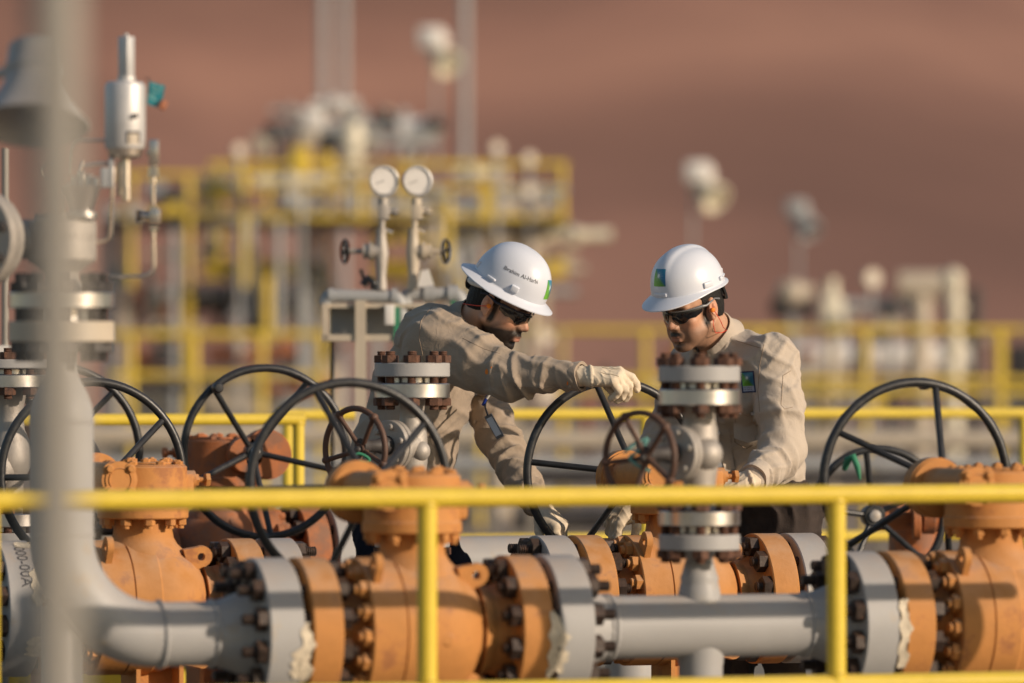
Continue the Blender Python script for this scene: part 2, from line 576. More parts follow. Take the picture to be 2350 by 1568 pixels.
def stud(parent, c, ax, span, out0, out1, r, rn, tn, m='bolt', key='', name='stud_bolt', mid_plain=True):
    """a stud through a flange pair: centre c, span between the outer faces, with a nut on each end"""
    L = span + tn * 2 + out0 + out1
    k = '%s_stud_%.3f_%.3f' % (m, L, r)

    def f(b):
        b.lathe(thread_prof(r, L, max(6, int(min(L, 0.3) / 0.0065))), None, 12)
    ax = Vector(ax).normalized()
    rz = random.uniform(0, PI)
    T = TM(Vector(c) - ax * (span / 2 + tn + out0), ax, rz=rz)
    s = obj(name, cached(k, f, m, 50), parent, T)
    kn = '%s_nut_%.3f_%.3f' % (m, rn, tn)
    me = cached(kn, lambda b: b.hexn((0, 0, 0), (0, 0, 1), rn, tn), m, 25)
    for z in (out0, out0 + tn + span):
        obj('nut', me, s, TM((0, 0, z), rz=random.uniform(0, PI)))
    return s


def flange_mesh(b, x0, x1, R, hub=None, sgn=1, hole=0.0):
    """flange disc between x0 and x1 along +X with an optional hub running to (x, r) list"""
    t = x1 - x0
    p = [(0, 0), (R - 0.004, 0), (R, 0.004), (R, t - 0.004), (R - 0.004, t), (0, t)]
    b.lathe(p, TM((x0, 0, 0), X_), 64)
    if hub:
        pr = [(0, hub[0][0] - x0)] + [(r, x - x0) for x, r in hub] + [(0, hub[-1][0] - x0)]
        b.lathe(pr, TM((x0, 0, 0), X_), 48)


GAP = 0.027
FR = 0.229          # flange radius
VF = 0.383          # valve half length
PR = 0.0985         # pipe radius


def body_prof():
    p = [(0, -0.193), (0.224, -0.193), (0.228, -0.189), (0.228, -0.088), (0.2245, -0.0865), (0.2245, -0.083), (0.229, -0.081), (0.229, 0.006), (0.2225, 0.014)]
    for i in range(1, 12):
        a = math.radians(4 + i * 5.0)
        p.append((0.2225 * math.cos(a), 0.01 + 0.2225 * math.sin(a)))
    p += [(0.133, 0.20), (0.131, 0.24), (0.138, 0.288), (0, 0.288)]
    return p


def wheel(parent, hub, axis, dish, R, tr, nsp, a0, m='black', sp_r=0.0115, hub_r=0.03, hub_l=0.06, knob=False, handle=None, name='handwheel', boss='hub', hubmat=None, up=(0, 0, 1)):
    """handwheel in parent's frame: hub point, axis towards the rim plane, dish = how far the rim stands off the hub"""
    A = Vector(axis).normalized(); H = Vector(hub)
    F = frame(A, up)
    C = H + A * dish
    n = 72
    b = MB()
    b.tube([C + F @ Vector((R * math.cos(2 * PI * i / n), R * math.sin(2 * PI * i / n), 0)) for i in range(n)], tr, 12, closed=True)
    if knob:
        for k in range(nsp):
            a = a0 + 2 * PI * k / nsp
            c = C + F @ Vector((R * math.cos(a), R * math.sin(a), 0))
            b.lathe([(0, -tr * 1.5), (tr * 1.1, -tr * 1.1), (tr * 1.5, 0), (tr * 1.1, tr * 1.1), (0, tr * 1.5)], TM(c, A), 12)
    w = obj(name, b.mesh(name, m, 60), parent)
    for k in range(nsp):
        a = a0 + 2 * PI * k / nsp
        rad = F @ Vector((math.cos(a), math.sin(a), 0))
        s = MB()
        s.tube([H + rad * hub_r * 0.6, H.lerp(C, 0.45) + rad * R * 0.47, C + rad * (R - tr * 0.6)], sp_r, 10)
        obj('spoke', s.mesh('spoke', m, 60), w)
    s = MB()
    s.lathe([(0, -hub_l * 0.6), (hub_r * 0.8, -hub_l * 0.6), (hub_r, -hub_l * 0.45), (hub_r, hub_l * 0.3), (hub_r * 0.85, hub_l * 0.4), (0, hub_l * 0.4)], TM(H, A), 24)
    h = obj(boss, s.mesh(boss, m, 40), w)
    s = MB(); s.lathe([(0, 0), (hub_r * 0.55, 0), (hub_r * 0.5, 0.012), (hub_r * 0.2, 0.018), (0, 0.019)], TM(H + A * hub_l * 0.4, A), 16)
    obj('hub_cap', s.mesh('hub_cap', hubmat or m, 40), w)
    if handle is not None:
        rad = F @ Vector((math.cos(handle), math.sin(handle), 0))
        s = MB()
        c = C + rad * R
        s.lathe([(0, 0), (0.012, 0), (0.013, 0.03), (0.019, 0.04), (0.021, 0.075), (0.015, 0.085), (0, 0.086)], TM(c, A), 14)
        obj('grip', s.mesh('grip', m, 50), w)
    return w


def ball_valve(label, X, Y, flip=False, m='orange', a0=0.0, nstud=(12, 12), sc=1.0, group=None, wR=0.325, handle=None, dish=0.22, skip_wheel=False, zp=None):
    rz = PI if flip else 0
    zz = HP
    root = thing('ball_valve', label, 'valve', (X, Y, PAD + (zp or 0)), rz, group)
    root.scale = (sc, sc, sc)
    T0 = Matrix.Translation((0, 0, zz))

    def fb(b): b.lathe(body_prof(), TM((0, 0, 0), X_), 72)
    body = obj('valve_body', cached(m + '_body', fb, m, 30), root, T0)

    def fplug(b): b.lathe([(0, 0), (0.022, 0), (0.022, 0.012), (0.016, 0.016), (0, 0.016)], TM((0.045, -0.205, -0.02), -Y_), 20)
    obj('drain_plug', cached(m + '_plug', fplug, m, 30), body)
    for s in (-1, 1):
        def ff(b):
            flange_mesh(b, -VF, -0.287, FR, [(-0.288, 0.155), (-0.27, 0.142), (-0.235, 0.134), (-0.195, 0.15)])
        T = T0 if s < 0 else T0 @ Matrix.Rotation(PI, 4, 'Z')
        f = obj('end_flange', cached(m + '_flange', ff, m, 30), root, T)
        n = 12
        for k in range(n):
            a = 2 * PI * (k + 0.5) / n
            c = Vector((-VF - GAP / 2 + 0.0, 0.190 * math.cos(a), 0.190 * math.sin(a)))
            if nstud[0 if s < 0 else 1] == 0: continue
            span = (VF - 0.287) + GAP + 0.11
            c.x = -(0.287 + (VF + GAP + 0.11)) / 2
            stud(f, c, X_, span, 0.042, 0.020, 0.0175, 0.037, 0.034)
        g = MB()
        g.lathe([(0.05, 0), (0.128, 0), (0.128, GAP), (0.05, GAP), (0.05, 0)], TM((-VF - GAP if s < 0 else VF, 0, zz), X_), 40)
        if nstud[0 if s < 0 else 1]: obj('gasket', g.mesh('gasket', 'gasket', 30), root)
    # closure studs
    km = m
    for k in range(16):
        a = 2 * PI * (k + 0.1) / 16
        b_c = Vector((-0.193, 0.196 * math.cos(a), 0.196 * math.sin(a)))

        def fn(b):
            b.hexn((0, 0, 0), (0, 0, 1), 0.0285, 0.025)
            b.lathe([(0, 0.02), (0.0165, 0.02), (0.0165, 0.038), (0.013, 0.041), (0, 0.041)], None, 12)
        obj('closure_nut', cached(m + '_cnut', fn, m, 30), body, TM(b_c, -X_, rz=random.uniform(0, PI)))
    # lifting lugs

    def fl(b):
        out = [(-0.04, 0.0)] + [(0.034 * math.cos(a), 0.055 + 0.034 * math.sin(a)) for a in [math.radians(190 - 20 * i) for i in range(11)]] + [(0.04, 0.0)]
        b.plate(out, 0.022, None, holes=[(0, 0.052, 0.013)])
    lug = cached(m + '_lug', fl, m, 30)
    for a, xx in ((math.radians(38), -0.175), (math.radians(-62), -0.175)):
        rad = Vector((0, -math.sin(a), math.cos(a)))
        F = Matrix((X_.cross(rad) * -1, rad, X_)).transposed()
        F.col[0] = rad.cross(X_)
        T = Matrix.Translation(Vector((xx, 0, 0)) + rad * 0.212) @ F.to_4x4()
        obj('lifting_lug', lug, body, T)
    for zs in (1, -1):
        rad = Vector((0.93, 0, 0.28 * zs)).normalized()
        N = Vector((0.42, -0.85, 0.0)); N = (N - rad * N.dot(rad)).normalized()
        F = Matrix((rad.cross(N), rad, N)).transposed()
        T = Matrix.Translation(Vector((0.125, -0.075, 0.158 * zs))) @ F.to_4x4() @ Matrix.Scale(1.05, 4)
        obj('lifting_lug', lug, body, T)

    def fneck(b):
        b.lathe([(0.15, 0.16), (0.135, 0.195), (0.115, 0.215), (0.104, 0.235), (0.1, 0.26), (0.1, 0.303)], None, 48)
    obj('neck', cached(m + '_neck', fneck, m, 40), root, T0)

    def fgb(b):
        b.lathe([(0, 0.30), (0.15, 0.30), (0.154, 0.304), (0.154, 0.333), (0.150, 0.337), (0.149, 0.34), (0.149, 0.474), (0.146, 0.478), (0, 0.478)], None, 64)
        b.cyl((-0.135, -0.185, 0.435 - 0.0), (-0.135, 0.13, 0.435), 0.056, 28)
        b.box((-0.14, -0.13, 0.385), (-0.02, 0.13, 0.475), b=0.012)
        # spur housing at the wheel side
        b.cyl((-0.13, 0.12, 0.425), (-0.13, 0.20, 0.425), 0.090, 36)
        b.cyl((-0.13, 0.13, 0.425), (-0.13, 0.185, 0.425), 0.097, 36)
        b.box((-0.17, 0.125, 0.36), (-0.02, 0.19, 0.488), b=0.02)
        b.cyl((-0.04, 0.12, 0.425), (-0.04, 0.20, 0.425), 0.066, 28)
        b.cyl((0.12, -0.02, 0.43), (0.174, -0.02, 0.43), 0.032, 24)
        b.box((0.10, -0.055, 0.34), (0.168, 0.015, 0.455), b=0.015)
    gb = obj('gearbox', cached(m + '_gearbox', fgb, m, 35), root, T0)

    def fshaft(b): b.cyl((-0.04, 0.19, 0.425), (-0.04, 0.30, 0.425), 0.017, 16)
    obj('input_shaft', cached('shaft', fshaft, 'dark', 35), gb)

    def ftp(b):
        b.disc((0, 0, 0.478), Z_, 0.142, 0.005, 48, 0.002)
        b.disc((0.02, 0, 0.483), Z_, 0.088, 0.008, 40, 0.002)
    obj('top_plate', cached(m + '_topplate', ftp, m, 35), gb)
    tb = cached(m + '_capscrew', lambda b: (b.hexn((0, 0, 0), (0, 0, 1), 0.0165, 0.011), b.lathe([(0, 0.011), (0.009, 0.011), (0.008, 0.015), (0, 0.015)], None, 8)), m, 30)
    for k in range(8):
        a = 2 * PI * (k + 0.3) / 8
        obj('cover_bolt', tb, gb, TM((0.124 * math.cos(a), 0.124 * math.sin(a), 0.483), rz=k))
    for k in range(6):
        a = 2 * PI * (k + 0.1) / 6
        obj('cover_bolt', tb, gb, TM((0.02 + 0.07 * math.cos(a), 0.07 * math.sin(a), 0.491), rz=k))
    fb2 = cached(m + '_basebolt', lambda b: (b.hexn((0, 0, 0), (0, 0, -1), 0.0195, 0.022), b.cyl((0, 0, -0.02), (0, 0, -0.033), 0.011, 10)), m, 30)
    for k in range(10):
        a = 2 * PI * (k + 0.35) / 10
        obj('base_bolt', fb2, gb, TM((0.129 * math.cos(a), 0.129 * math.sin(a), 0.30), rz=k * 0.7))

    def fcap(b):
        b.lathe([(0, 0), (0.05, 0), (0.05, 0.004), (0.062, 0.006), (0.062, 0.02)], TM((-0.135, -0.205, 0.435), Y_), 32)
        for k in range(4):
            a = PI / 4 + k * PI / 2
            b.cyl((-0.135 + 0.052 * math.cos(a), -0.206, 0.435 + 0.052 * math.sin(a)), (-0.135 + 0.052 * math.cos(a), -0.18, 0.435 + 0.052 * math.sin(a)), 0.019, 16)
        b.lathe([(0.036, 0), (0.0385, -0.004), (0.041, 0)], TM((-0.135, -0.205, 0.435), Y_), 32)
    cap = obj('bearing_cap', cached(m + '_cap', fcap, m, 35), gb)
    cb = cached(m + '_capbolt', lambda b: b.lathe([(0, 0), (0.0125, 0), (0.0125, 0.011), (0.010, 0.013), (0, 0.013)], None, 14), m, 30)
    for k in range(4):
        a = PI / 4 + k * PI / 2
        obj('cap_bolt', cb, cap, TM((-0.135 + 0.052 * math.cos(a), -0.206, 0.435 + 0.052 * math.sin(a)), -Y_))

    def fstop(b):
        b.lathe(thread_prof(0.011, 0.055), TM((0.165, -0.02, 0.43), X_), 12)
        b.hexn((0.174, -0.02, 0.43), X_, 0.022, 0.014)
        b.hexn((0.212, -0.02, 0.43), X_, 0.024, 0.016)
    obj('stop_screw', cached(m + '_stop', fstop, m, 30), gb)

    def fsup(b):
        b.box((-0.05, -0.10, 0.02), (-0.035, 0.10, HP - 0.19))
        b.box((0.10, -0.10, 0.02), (0.115, 0.10, HP - 0.19))
        b.box((-0.035, -0.008, 0.02), (0.10, 0.008, HP - 0.19))
        b.box((-0.09, -0.13, 0.0), (0.155, 0.13, 0.02))
    obj('support_leg', cached(m + '_support', fsup, m, 35), root)
    if not skip_wheel:
        w = wheel(root, (-0.04, 0.30, zz + 0.437), (0, 1, 0), dish, wR, 0.0155, 5, a0, handle=handle, hubmat='steel', hub_r=0.034)
    return root


GV = 'orange gear operated ball valves in the pipe rows'
XA1 = rowX(945, YA); XA2 = rowX(2275, YA)
XB1 = rowX(328, YB); XB2 = rowX(1548, YB)
XC1 = rowX(508, YC)


def wang(deg): return math.radians(deg)


# spoke angles: local frame of wheel has axis +Y; x axis = up x axis
ball_valve('orange ball valve right behind the front guardrail, before the reaching man', XA1, YA, a0=wang(70), group=GV)
ball_valve('orange ball valve at the right end of the front pipe row', XA2, YA, a0=wang(103), group=GV, handle=wang(100))
ball_valve('orange ball valve behind the tall grey riser, its round bearing cap facing out', XB1, YB, a0=wang(71), group=GV, nstud=(1, 1))
ball_valve('orange ball valve whose black handwheel both workers are turning', XB2, YB, a0=wang(79), group=GV)
ball_valve('brownish orange ball valve in the rear row with its handwheel facing the camera', XC1, YC, flip=True, m='orange_dull', a0=wang(58), group=GV, handle=wang(130), dish=0.16, wR=0.32, zp=0.055)
o = MB(); o.box((XC1 - 1.2, YC - 0.3, PAD + 0.002), (XC1 + 1.9, YC + 0.3, PAD + 0.055)); o = obj('plinth', o.mesh('plinth', 'concrete')); tag(o, 'low concrete plinth under the rear valve', kind='structure')


def spool_flange(root, x_face, s, bolts=False, m='grey'):
    """weld neck flange; raised face at x_face, pipe runs towards sign s"""
    def ff(b):
        flange_mesh(b, 0, 0.11, FR, [(0.105, 0.150), (0.125, 0.135), (0.19, 0.108), (0.225, PR + 0.0008), (0.235, PR + 0.0008)])
    T = Matrix.Translation((x_face, 0, HP)) @ (Matrix.Identity(4) if s > 0 else Matrix.Rotation(PI, 4, 'Z'))
    return obj('weld_neck_flange', cached(m + '_wnf', ff, m, 30), root, T)


def weld(root, x, r=PR):
    b = MB()
    n = 72
    rr = random.Random(int(x * 1000))
    pts = [(0, r * math.cos(2 * PI * i / n), r * math.sin(2 * PI * i / n)) for i in range(n)]
    b.tube(pts, [0.0078 + rr.uniform(-0.0014, 0.0014) for _ in range(n)], 8, closed=True)
    obj('weld_bead', b.mesh('weld_bead', 'grey', 60), root, Matrix.Translation((x, 0, HP)))


def tape(root, x, a_0, a_1, w, r, seed, m='tape', curl=0.02, T=None, name='tape_remnant'):
    """torn strip of tape round the joint: angles measured from the top towards the camera side"""
    rr = random.Random(seed)
    n = 30; b = MB()
    ph = [rr.uniform(0, 6) for _ in range(6)]
    for i in range(n + 1):
        a = lerp(a_0, a_1, i / n)
        e = 0.35 + 0.65 * min(1, 6 * min(i / n, 1 - i / n) + 0.2)
        w0 = -w / 2 * e + 0.005 * math.sin(i * 0.7 + ph[0]) + rr.uniform(-0.0015, 0.0015); w1 = w / 2 * e + 0.008 * math.sin(i * 0.45 + ph[1]) + (0.006 if math.sin(i * 1.1 + ph[2]) > 0.5 else 0)
        for j in range(5):
            t = j / 4.0
            rad = r + 0.0010 + 0.0006 * math.sin(i * 0.5 + j * 1.1 + ph[3]) + (curl * 0.12 * (0.5 + 0.5 * math.sin(i * 0.5 + ph[4] + j)) if j in (0, 4) else 0)
            b.v.append((x + lerp(w0, w1, t), -rad * math.sin(a), rad * math.cos(a)))
        for j in range(5):
            t = j / 4.0
            v = b.v[len(b.v) - 5]
            s = (r - 0.0) / math.hypot(v[1], v[2])
            b.v.append((v[0], v[1] * (1 - 0.01), v[2] * (1 - 0.01)))
    for i in range(n):
        for j in range(4):
            o = i * 10
            b.f.append((o + j, o + j + 1, o + 10 + j + 1, o + 10 + j))
            b.f.append((o + 5 + j, o + 15 + j, o + 15 + j + 1, o + 5 + j + 1))
        b.f.append((i * 10, i * 10 + 10, i * 10 + 15, i * 10 + 5)); b.f.append((i * 10 + 4, i * 10 + 9, i * 10 + 19, i * 10 + 14))
    b.f.append((0, 5, 6, 1)); b.f.append((1, 6, 7, 2)); b.f.append((2, 7, 8, 3)); b.f.append((3, 8, 9, 4))
    return obj(name, b.mesh(name, m, 40), root, T or Matrix.Translation((0, 0, HP)))


def pipe_support(root, x):
    b = MB()
    b.box((x - 0.07, -0.012, 0.015), (x + 0.07, 0.012, HP - PR + 0.004))
    b.box((x - 0.1, -0.12, 0.0), (x + 0.1, 0.12, 0.015))
    obj('pipe_shoe', b.mesh('pipe_shoe', 'grey', 30), root)


def branch_up(root, x, ztop, rbase=0.075, rneck=0.037):
    """weldolet and neck running up to the underside of a flange at height ztop above the axis"""
    b = MB()
    b.lathe([(0.068, 0.055), (0.066, 0.105), (0.062, 0.125), (0.058, 0.14), (0.061, 0.150), (0.055, 0.165), (0.045, 0.20), (rneck, 0.225), (rneck, ztop - 0.045), (rneck + 0.008, ztop - 0.02), (rneck + 0.022, ztop)], None, 40)
    return obj('branch_nozzle', b.mesh('branch_nozzle', 'grey', 50), root, Matrix.Translation((x, 0, HP)))


# --- front row spools
def spool(label, X0, X1, Y, left=True, right=True, branch=None, down=None, group='grey pipe spools'):
    xm = (X0 + X1) / 2
    root = thing('pipe_spool', label, 'pipe', (xm, Y, PAD + (0.055 if Y == YC else 0)), 0, group)
    a = X0 - xm; c = X1 - xm
    b = MB()
    pa = a + (0.225 if left else 0); pc = c - (0.225 if right else 0)
    b.cyl((pa, 0, HP), (pc, 0, HP), PR, 56)
    obj('pipe', b.mesh('pipe', 'grey', 40), root)
    if left: spool_flange(root, a, 1); weld(root, a + 0.232); weld(root, a + 0.216)
    if right: spool_flange(root, c, -1); weld(root, c - 0.232)
    if down is not None:
        b = MB(); b.lathe([(0.079, 0.0), (0.071, -0.115), (0.069, -0.125), (0.069, -HP)], TM((down - xm, 0, HP)), 40)
        obj('drop_leg', b.mesh('drop_leg', 'grey', 40), root)
    return root, xm


def zrel(y, d): return (860 - y) * d / FPX + 1.21 - ZP      # height above the pipe axis


xg2 = rowX(1605, YA)
spA, xmA = spool('grey pipe with branch between the two front orange valves', XA1 + VF + GAP, XA2 - VF - GAP, YA, down=rowX(1608, YA))
dA = depth_on(1605, YA)
branch_up(spA, xg2 - xmA, zrel(1263, dA))
tape(spA, XA1 + VF + 0.004 - xmA, wang(74), wang(128), 0.032, FR + 0.0006, 5)
tape(spA, XA1 + VF + 0.03 - xmA, wang(90), wang(124), 0.026, FR + 0.001, 15)
tape(spA, XA2 - VF - 0.012 - xmA, wang(68), wang(125), 0.030, FR + 0.0006, 9)

spR, xmR = spool('grey pipe leaving the right hand front valve', XA2 + VF + GAP, XA2 + VF + 1.6, YA, right=False)
pipe_support(spR, 0.2)

# B row
xg1 = rowX(947, YB)
spB, xmB = spool('grey pipe in the second row under the leaning man', XB1 + VF + GAP, XB2 - VF - GAP, YB)
branch_up(spB, xg1 - xmB, zrel(1263, depth_on(947, YB)))
pipe_support(spB, 0.35)
spB2, xmB2 = spool('grey pipe in the second row running right behind the front valve', XB2 + VF + GAP, XB2 + VF + 2.6, YB, right=False)
pipe_support(spB2, 0.0)
spB0, xmB0 = spool('large grey flanged pipe at the left edge with handwritten number', XB1 - VF - GAP - 1.4, XB1 - VF - GAP, YB, left=False)
# C row
spC, xmC = spool('grey pipe in the rear row bending down behind the leaning man', XC1 + VF + GAP, XC1 + VF + 1.0, YC, right=False)
b = MB()
ce = Vector((XC1 + VF + 1.0 - xmC, 0, HP))
b.tube([ce + Vector((0.3 * math.sin(a), 0, -0.3 + 0.3 * math.cos(a))) for a in [PI / 2 * i / 12 for i in range(13)]] + [ce + Vector((0.3, 0, -HP - 0.05))], PR, 40)
obj('elbow', b.mesh('elbow', 'grey', 40), spC)

# --- front row: elbow and riser at the left
XR = rowX(141, YA)
rz_ = thing('riser_pipe', 'tall grey riser pipe sweeping into the front row below the relief valve', 'pipe', (XR, YA, PAD), 0, 'grey pipe spools')
dR = depth_on(141, YA)
x_end = XA1 - VF - GAP - XR
b = MB()
pts = [Vector((x_end - 0.225, 0, HP)), Vector((0.30, 0, HP))]
pts += [Vector((0.30 - 0.30 * math.sin(a), 0, HP + 0.30 - 0.30 * math.cos(a))) for a in [PI / 2 * i / 20 for i in range(1, 21)]]
zt = zrel(966, dR) + HP
pts += [Vector((0, 0, zt))]
b.tube(pts, PR, 56)
obj('pipe', b.mesh('pipe', 'grey', 40), rz_)
weld(rz_, 0.305); weld(rz_, x_end - 0.232)
for zz in (HP + 0.305, zrel(1175, dR) + HP + 0.02, zt - 0.005):
    b = MB(); n = 64
    b.tube([(PR * math.cos(2 * PI * i / n), PR * math.sin(2 * PI * i / n), zz) for i in range(n)], [0.0035 + 0.0008 * math.sin(i * 2.3) for i in range(n)], 8, closed=True)
    obj('weld_bead', b.mesh('weld_bead', 'grey', 60), rz_)
spool_flange(rz_, x_end, -1)
tape(rz_, x_end + 0.004, wang(80), wang(128), 0.032, FR + 0.0006, 3)
tape(rz_, x_end - 0.02, wang(100), wang(125), 0.035, FR + 0.0006, 4)
b = MB()
b.lathe([(0.067, -HP), (0.067, 0.09)], TM((0.0, 0, HP)), 40)
n = 48
b.tube([(0.0 + 0.069 * math.cos(2 * PI * i / n), 0.069 * math.sin(2 * PI * i / n), HP + 0.055 - 0.075 * math.cos(2 * PI * i / n)) for i in range(n)], 0.005, 8, closed=True)
obj('dummy_leg', b.mesh('dummy_leg', 'grey', 40), rz_)
b = MB()
yz = lambda y: zrel(y, dR) + HP
b.lathe([(PR, yz(968)), (PR, yz(955)), (PR * 0.97, yz(935)), (0.083, yz(905)), (0.066, yz(880)), (0.055, yz(860)), (0.051, yz(845)), (0.051, yz(815)), (0.056, yz(800)), (0.075, yz(787))], None, 56)
obj('reducer', b.mesh('reducer', 'grey', 60), rz_)
b = MB(); b.disc((0, 0, yz(785)), Z_, 0.16, yz(738) - yz(785), 56)
obj('riser_flange', b.mesh('riser_flange', 'beige', 35), rz_)


def bolts_ring(root, zlo, zhi, rb, n, rot, r, rn, tn, out, m):
    for k in range(n):
        a = rot + 2 * PI * k / n
        stud(root, (rb * math.cos(a), rb * math.sin(a), (zlo + zhi) / 2), Z_, zhi - zlo, out, out, r, rn, tn, m=m)


# --- relief valve on the riser
psv = thing('relief_valve', 'silver pilot operated relief valve on top of the grey riser', 'relief valve', (XR, YA, yz(738) + PAD), -TH)
pz = lambda y: (738 - y) / FPX * dR
px = lambda x: (x - 141) / FPX * dR
b = MB(); b.disc((0, 0, pz(708)), Z_, 0.16, pz(672) - pz(708), 56)
b.lathe([(0.09, pz(738)), (0.09, pz(708))], None, 40)
obj('inlet_flange', b.mesh('inlet_flange', 'steel', 35), psv)
bolts_ring(psv, pz(785), pz(672), 0.125, 8, 0.2, 0.018, 0.034, 0.032, 0.027, 'dark')
b = MB()
sx = dR / FPX
b.lathe([(60 * sx, pz(672)), (52 * sx, pz(655)), (42 * sx, pz(640)), (44 * sx, pz(625)), (62 * sx, pz(610)), (76 * sx, pz(602)), (81 * sx, pz(595)), (81 * sx, pz(512)), (78 * sx, pz(507)), (66 * sx, pz(503)), (64 * sx, pz(492)), (0, pz(490))], None, 56)
b.cyl((0, 0, pz(550)), (px(-75), 0.0, pz(550)), 0.06, 28)
psv_body = obj('valve_body', b.mesh('valve_body', 'cast', 35), psv)
# outlet flange
oc = Vector((px(-47), -0.06, pz(550))); on = Vector((-0.52, -0.85, 0)).normalized()
b = MB(); b.disc(oc, on, 0.15, 0.035, 56); b.disc(oc + on * -0.04, on, 0.145, 0.03, 56)
b.disc(oc + on * 0.035, on, 0.095, 0.006, 40)
obj('outlet_flange', b.mesh('outlet_flange', 'cast', 35), psv)
FO = frame(on)
for k in range(8):
    a = 2 * PI * k / 8 + 0.3
    b = MB(); p = oc + FO @ Vector((0.122 * math.cos(a), 0.122 * math.sin(a), 0.035))
    b.hexn(p, on, 0.017, 0.014); b.cyl(p + on * 0.012, p + on * 0.022, 0.009, 10)
    obj('flange_bolt', b.mesh('flange_bolt', 'dark', 30), psv)
# embossed name round the body
vs, fs = text_pts('CONSOLIDATED', 0.036)
L = max(v.x for v in vs)
b = MB()
R0 = 81 * sx + 0.0012
b.add([(R0 * math.sin((v.x - L / 2) / R0), -R0 * math.cos((v.x - L / 2) / R0), pz(553) + v.y) for v in vs], fs)
obj('embossed_name', b.mesh('embossed_name', 'cast', 30), psv_body)
vs, fs = text_pts('VALVE', 0.022)
# bonnet cup
b = MB()
cx = px(193)
b.lathe([(30 * sx, pz(505)), (36 * sx, pz(500)), (36 * sx, pz(490)), (25 * sx, pz(487)), (27 * sx, pz(478)), (40 * sx, pz(436)), (42 * sx, pz(428)), (34 * sx, pz(428)), (30 * sx, pz(440)), (0, pz(442))], TM((cx, -0.05, 0)), 40)
obj('bonnet_cup', b.mesh('bonnet_cup', 'steel', 35), psv)
b = MB()
for k, (dx, y0) in enumerate(((-14, 405), (0, 395), (16, 402), (30, 408))):
    b.hexn((cx + dx * sx, -0.05 - 0.01 * (k % 2), pz(442)), Z_, 0.011, pz(y0) - pz(442))
obj('bonnet_screws', b.mesh('bonnet_screws', 'steel', 30), psv)
# pilot: silver cylinder with post, collar and stem
b = MB(); pxc = px(287)
b.lathe([(0, pz(342)), (44 * sx, pz(342)), (47 * sx, pz(336)), (47 * sx, pz(200)), (44 * sx, pz(192)), (38 * sx, pz(188)), (14 * sx, pz(186)), (0, pz(186))], TM((pxc, 0, 0)), 48)
pil = obj('pilot_cylinder', b.mesh('pilot_cylinder', 'alu', 35), psv)
b = MB(); b.lathe([(0, pz(364)), (30 * sx, pz(364)), (39 * sx, pz(358)), (41 * sx, pz(342)), (0, pz(342))], TM((pxc, 0, 0)), 12)
b.cyl((pxc + 2 * sx, 0, pz(364)), (pxc + 2 * sx, 0, pz(428)), 11 * sx, 20)
b.cyl((pxc + 4 * sx, -0.01, pz(428)), (pxc + 4 * sx, -0.01, pz(461)), 9 * sx, 16)
b.cyl((pxc - 13 * sx, 0.02, pz(370)), (pxc - 13 * sx, 0.02, pz(450)), 7 * sx, 12)
obj('pilot_stem', b.mesh('pilot_stem', 'tube', 30), psv)
b = MB()
T = TM((px(290), 0, 0), rz=math.radians(58))
b.box((-0.0185, -0.0185, pz(180)), (0.0185, 0.0185, pz(84)), T, b=0.003)
b.cyl((px(290), 0, pz(192)), (px(290), 0, pz(176)), 21 * sx, 24)
b.cyl((px(290), 0, pz(84)), (px(290), 0, pz(77)), 5 * sx, 12)
obj('square_post', b.mesh('square_post', 'alu', 30), psv)
b = MB(); b.lathe([(0, 0), (0.008, 0), (0.008, 0.01), (0.004, 0.012), (0, 0.012)], TM((px(312), -0.056, pz(268)), Vector((0.4, -0.9, 0))), 14)
obj('vent_screw', b.mesh('vent_screw', 'dark', 30), pil)
b = MB(); r0 = 47 * sx + 0.001
for i in range(9):
    a = math.radians(8 + i * 5.2)
    for zz in (pz(333), pz(303)):
        b.v.append((pxc + r0 * math.sin(a), -r0 * math.cos(a), zz))
b.f = [(2 * i, 2 * i + 2, 2 * i + 3, 2 * i + 1) for i in range(8)]
obj('name_plate', b.mesh('name_plate', 'beige', 80), pil)
b = MB(); r0 = 47 * sx + 0.002
for (a0_, a1_, y0, y1) in ((8, 20, 303, 309), (22, 34, 303, 309), (36, 49, 303, 309), (8, 12, 309, 331), (44, 49, 309, 331), (16, 40, 316, 318), (16, 40, 323, 325)):
    for a, y in ((a0_, y0), (a1_, y0), (a1_, y1), (a0_, y1)):
        b.v.append((pxc + r0 * math.sin(math.radians(a)), -r0 * math.cos(math.radians(a)), pz(y)))
    k = len(b.v) - 4; b.f.append((k, k + 1, k + 2, k + 3))
obj('plate_print', b.mesh('plate_print', 'ink', 80), pil)


def smooth_path(pts, n=6, r=0.03):
    """polyline with rounded corners"""
    pts = [Vector(p) for p in pts]
    out = [pts[0]]
    for i in range(1, len(pts) - 1):
        a, c, d = pts[i - 1], pts[i], pts[i + 1]
        ra = min(r, (a - c).length * 0.45, (d - c).length * 0.45)
        p0 = c + (a - c).normalized() * ra; p1 = c + (d - c).normalized() * ra
        for k in range(n + 1):
            t = k / n
            out.append(p0 * (1 - t) ** 2 + c * 2 * t * (1 - t) + p1 * t * t)
    out.append(pts[-1])
    return out


def ppt(x, y, yy=0.0): return Vector((px(x), yy, pz(y)))


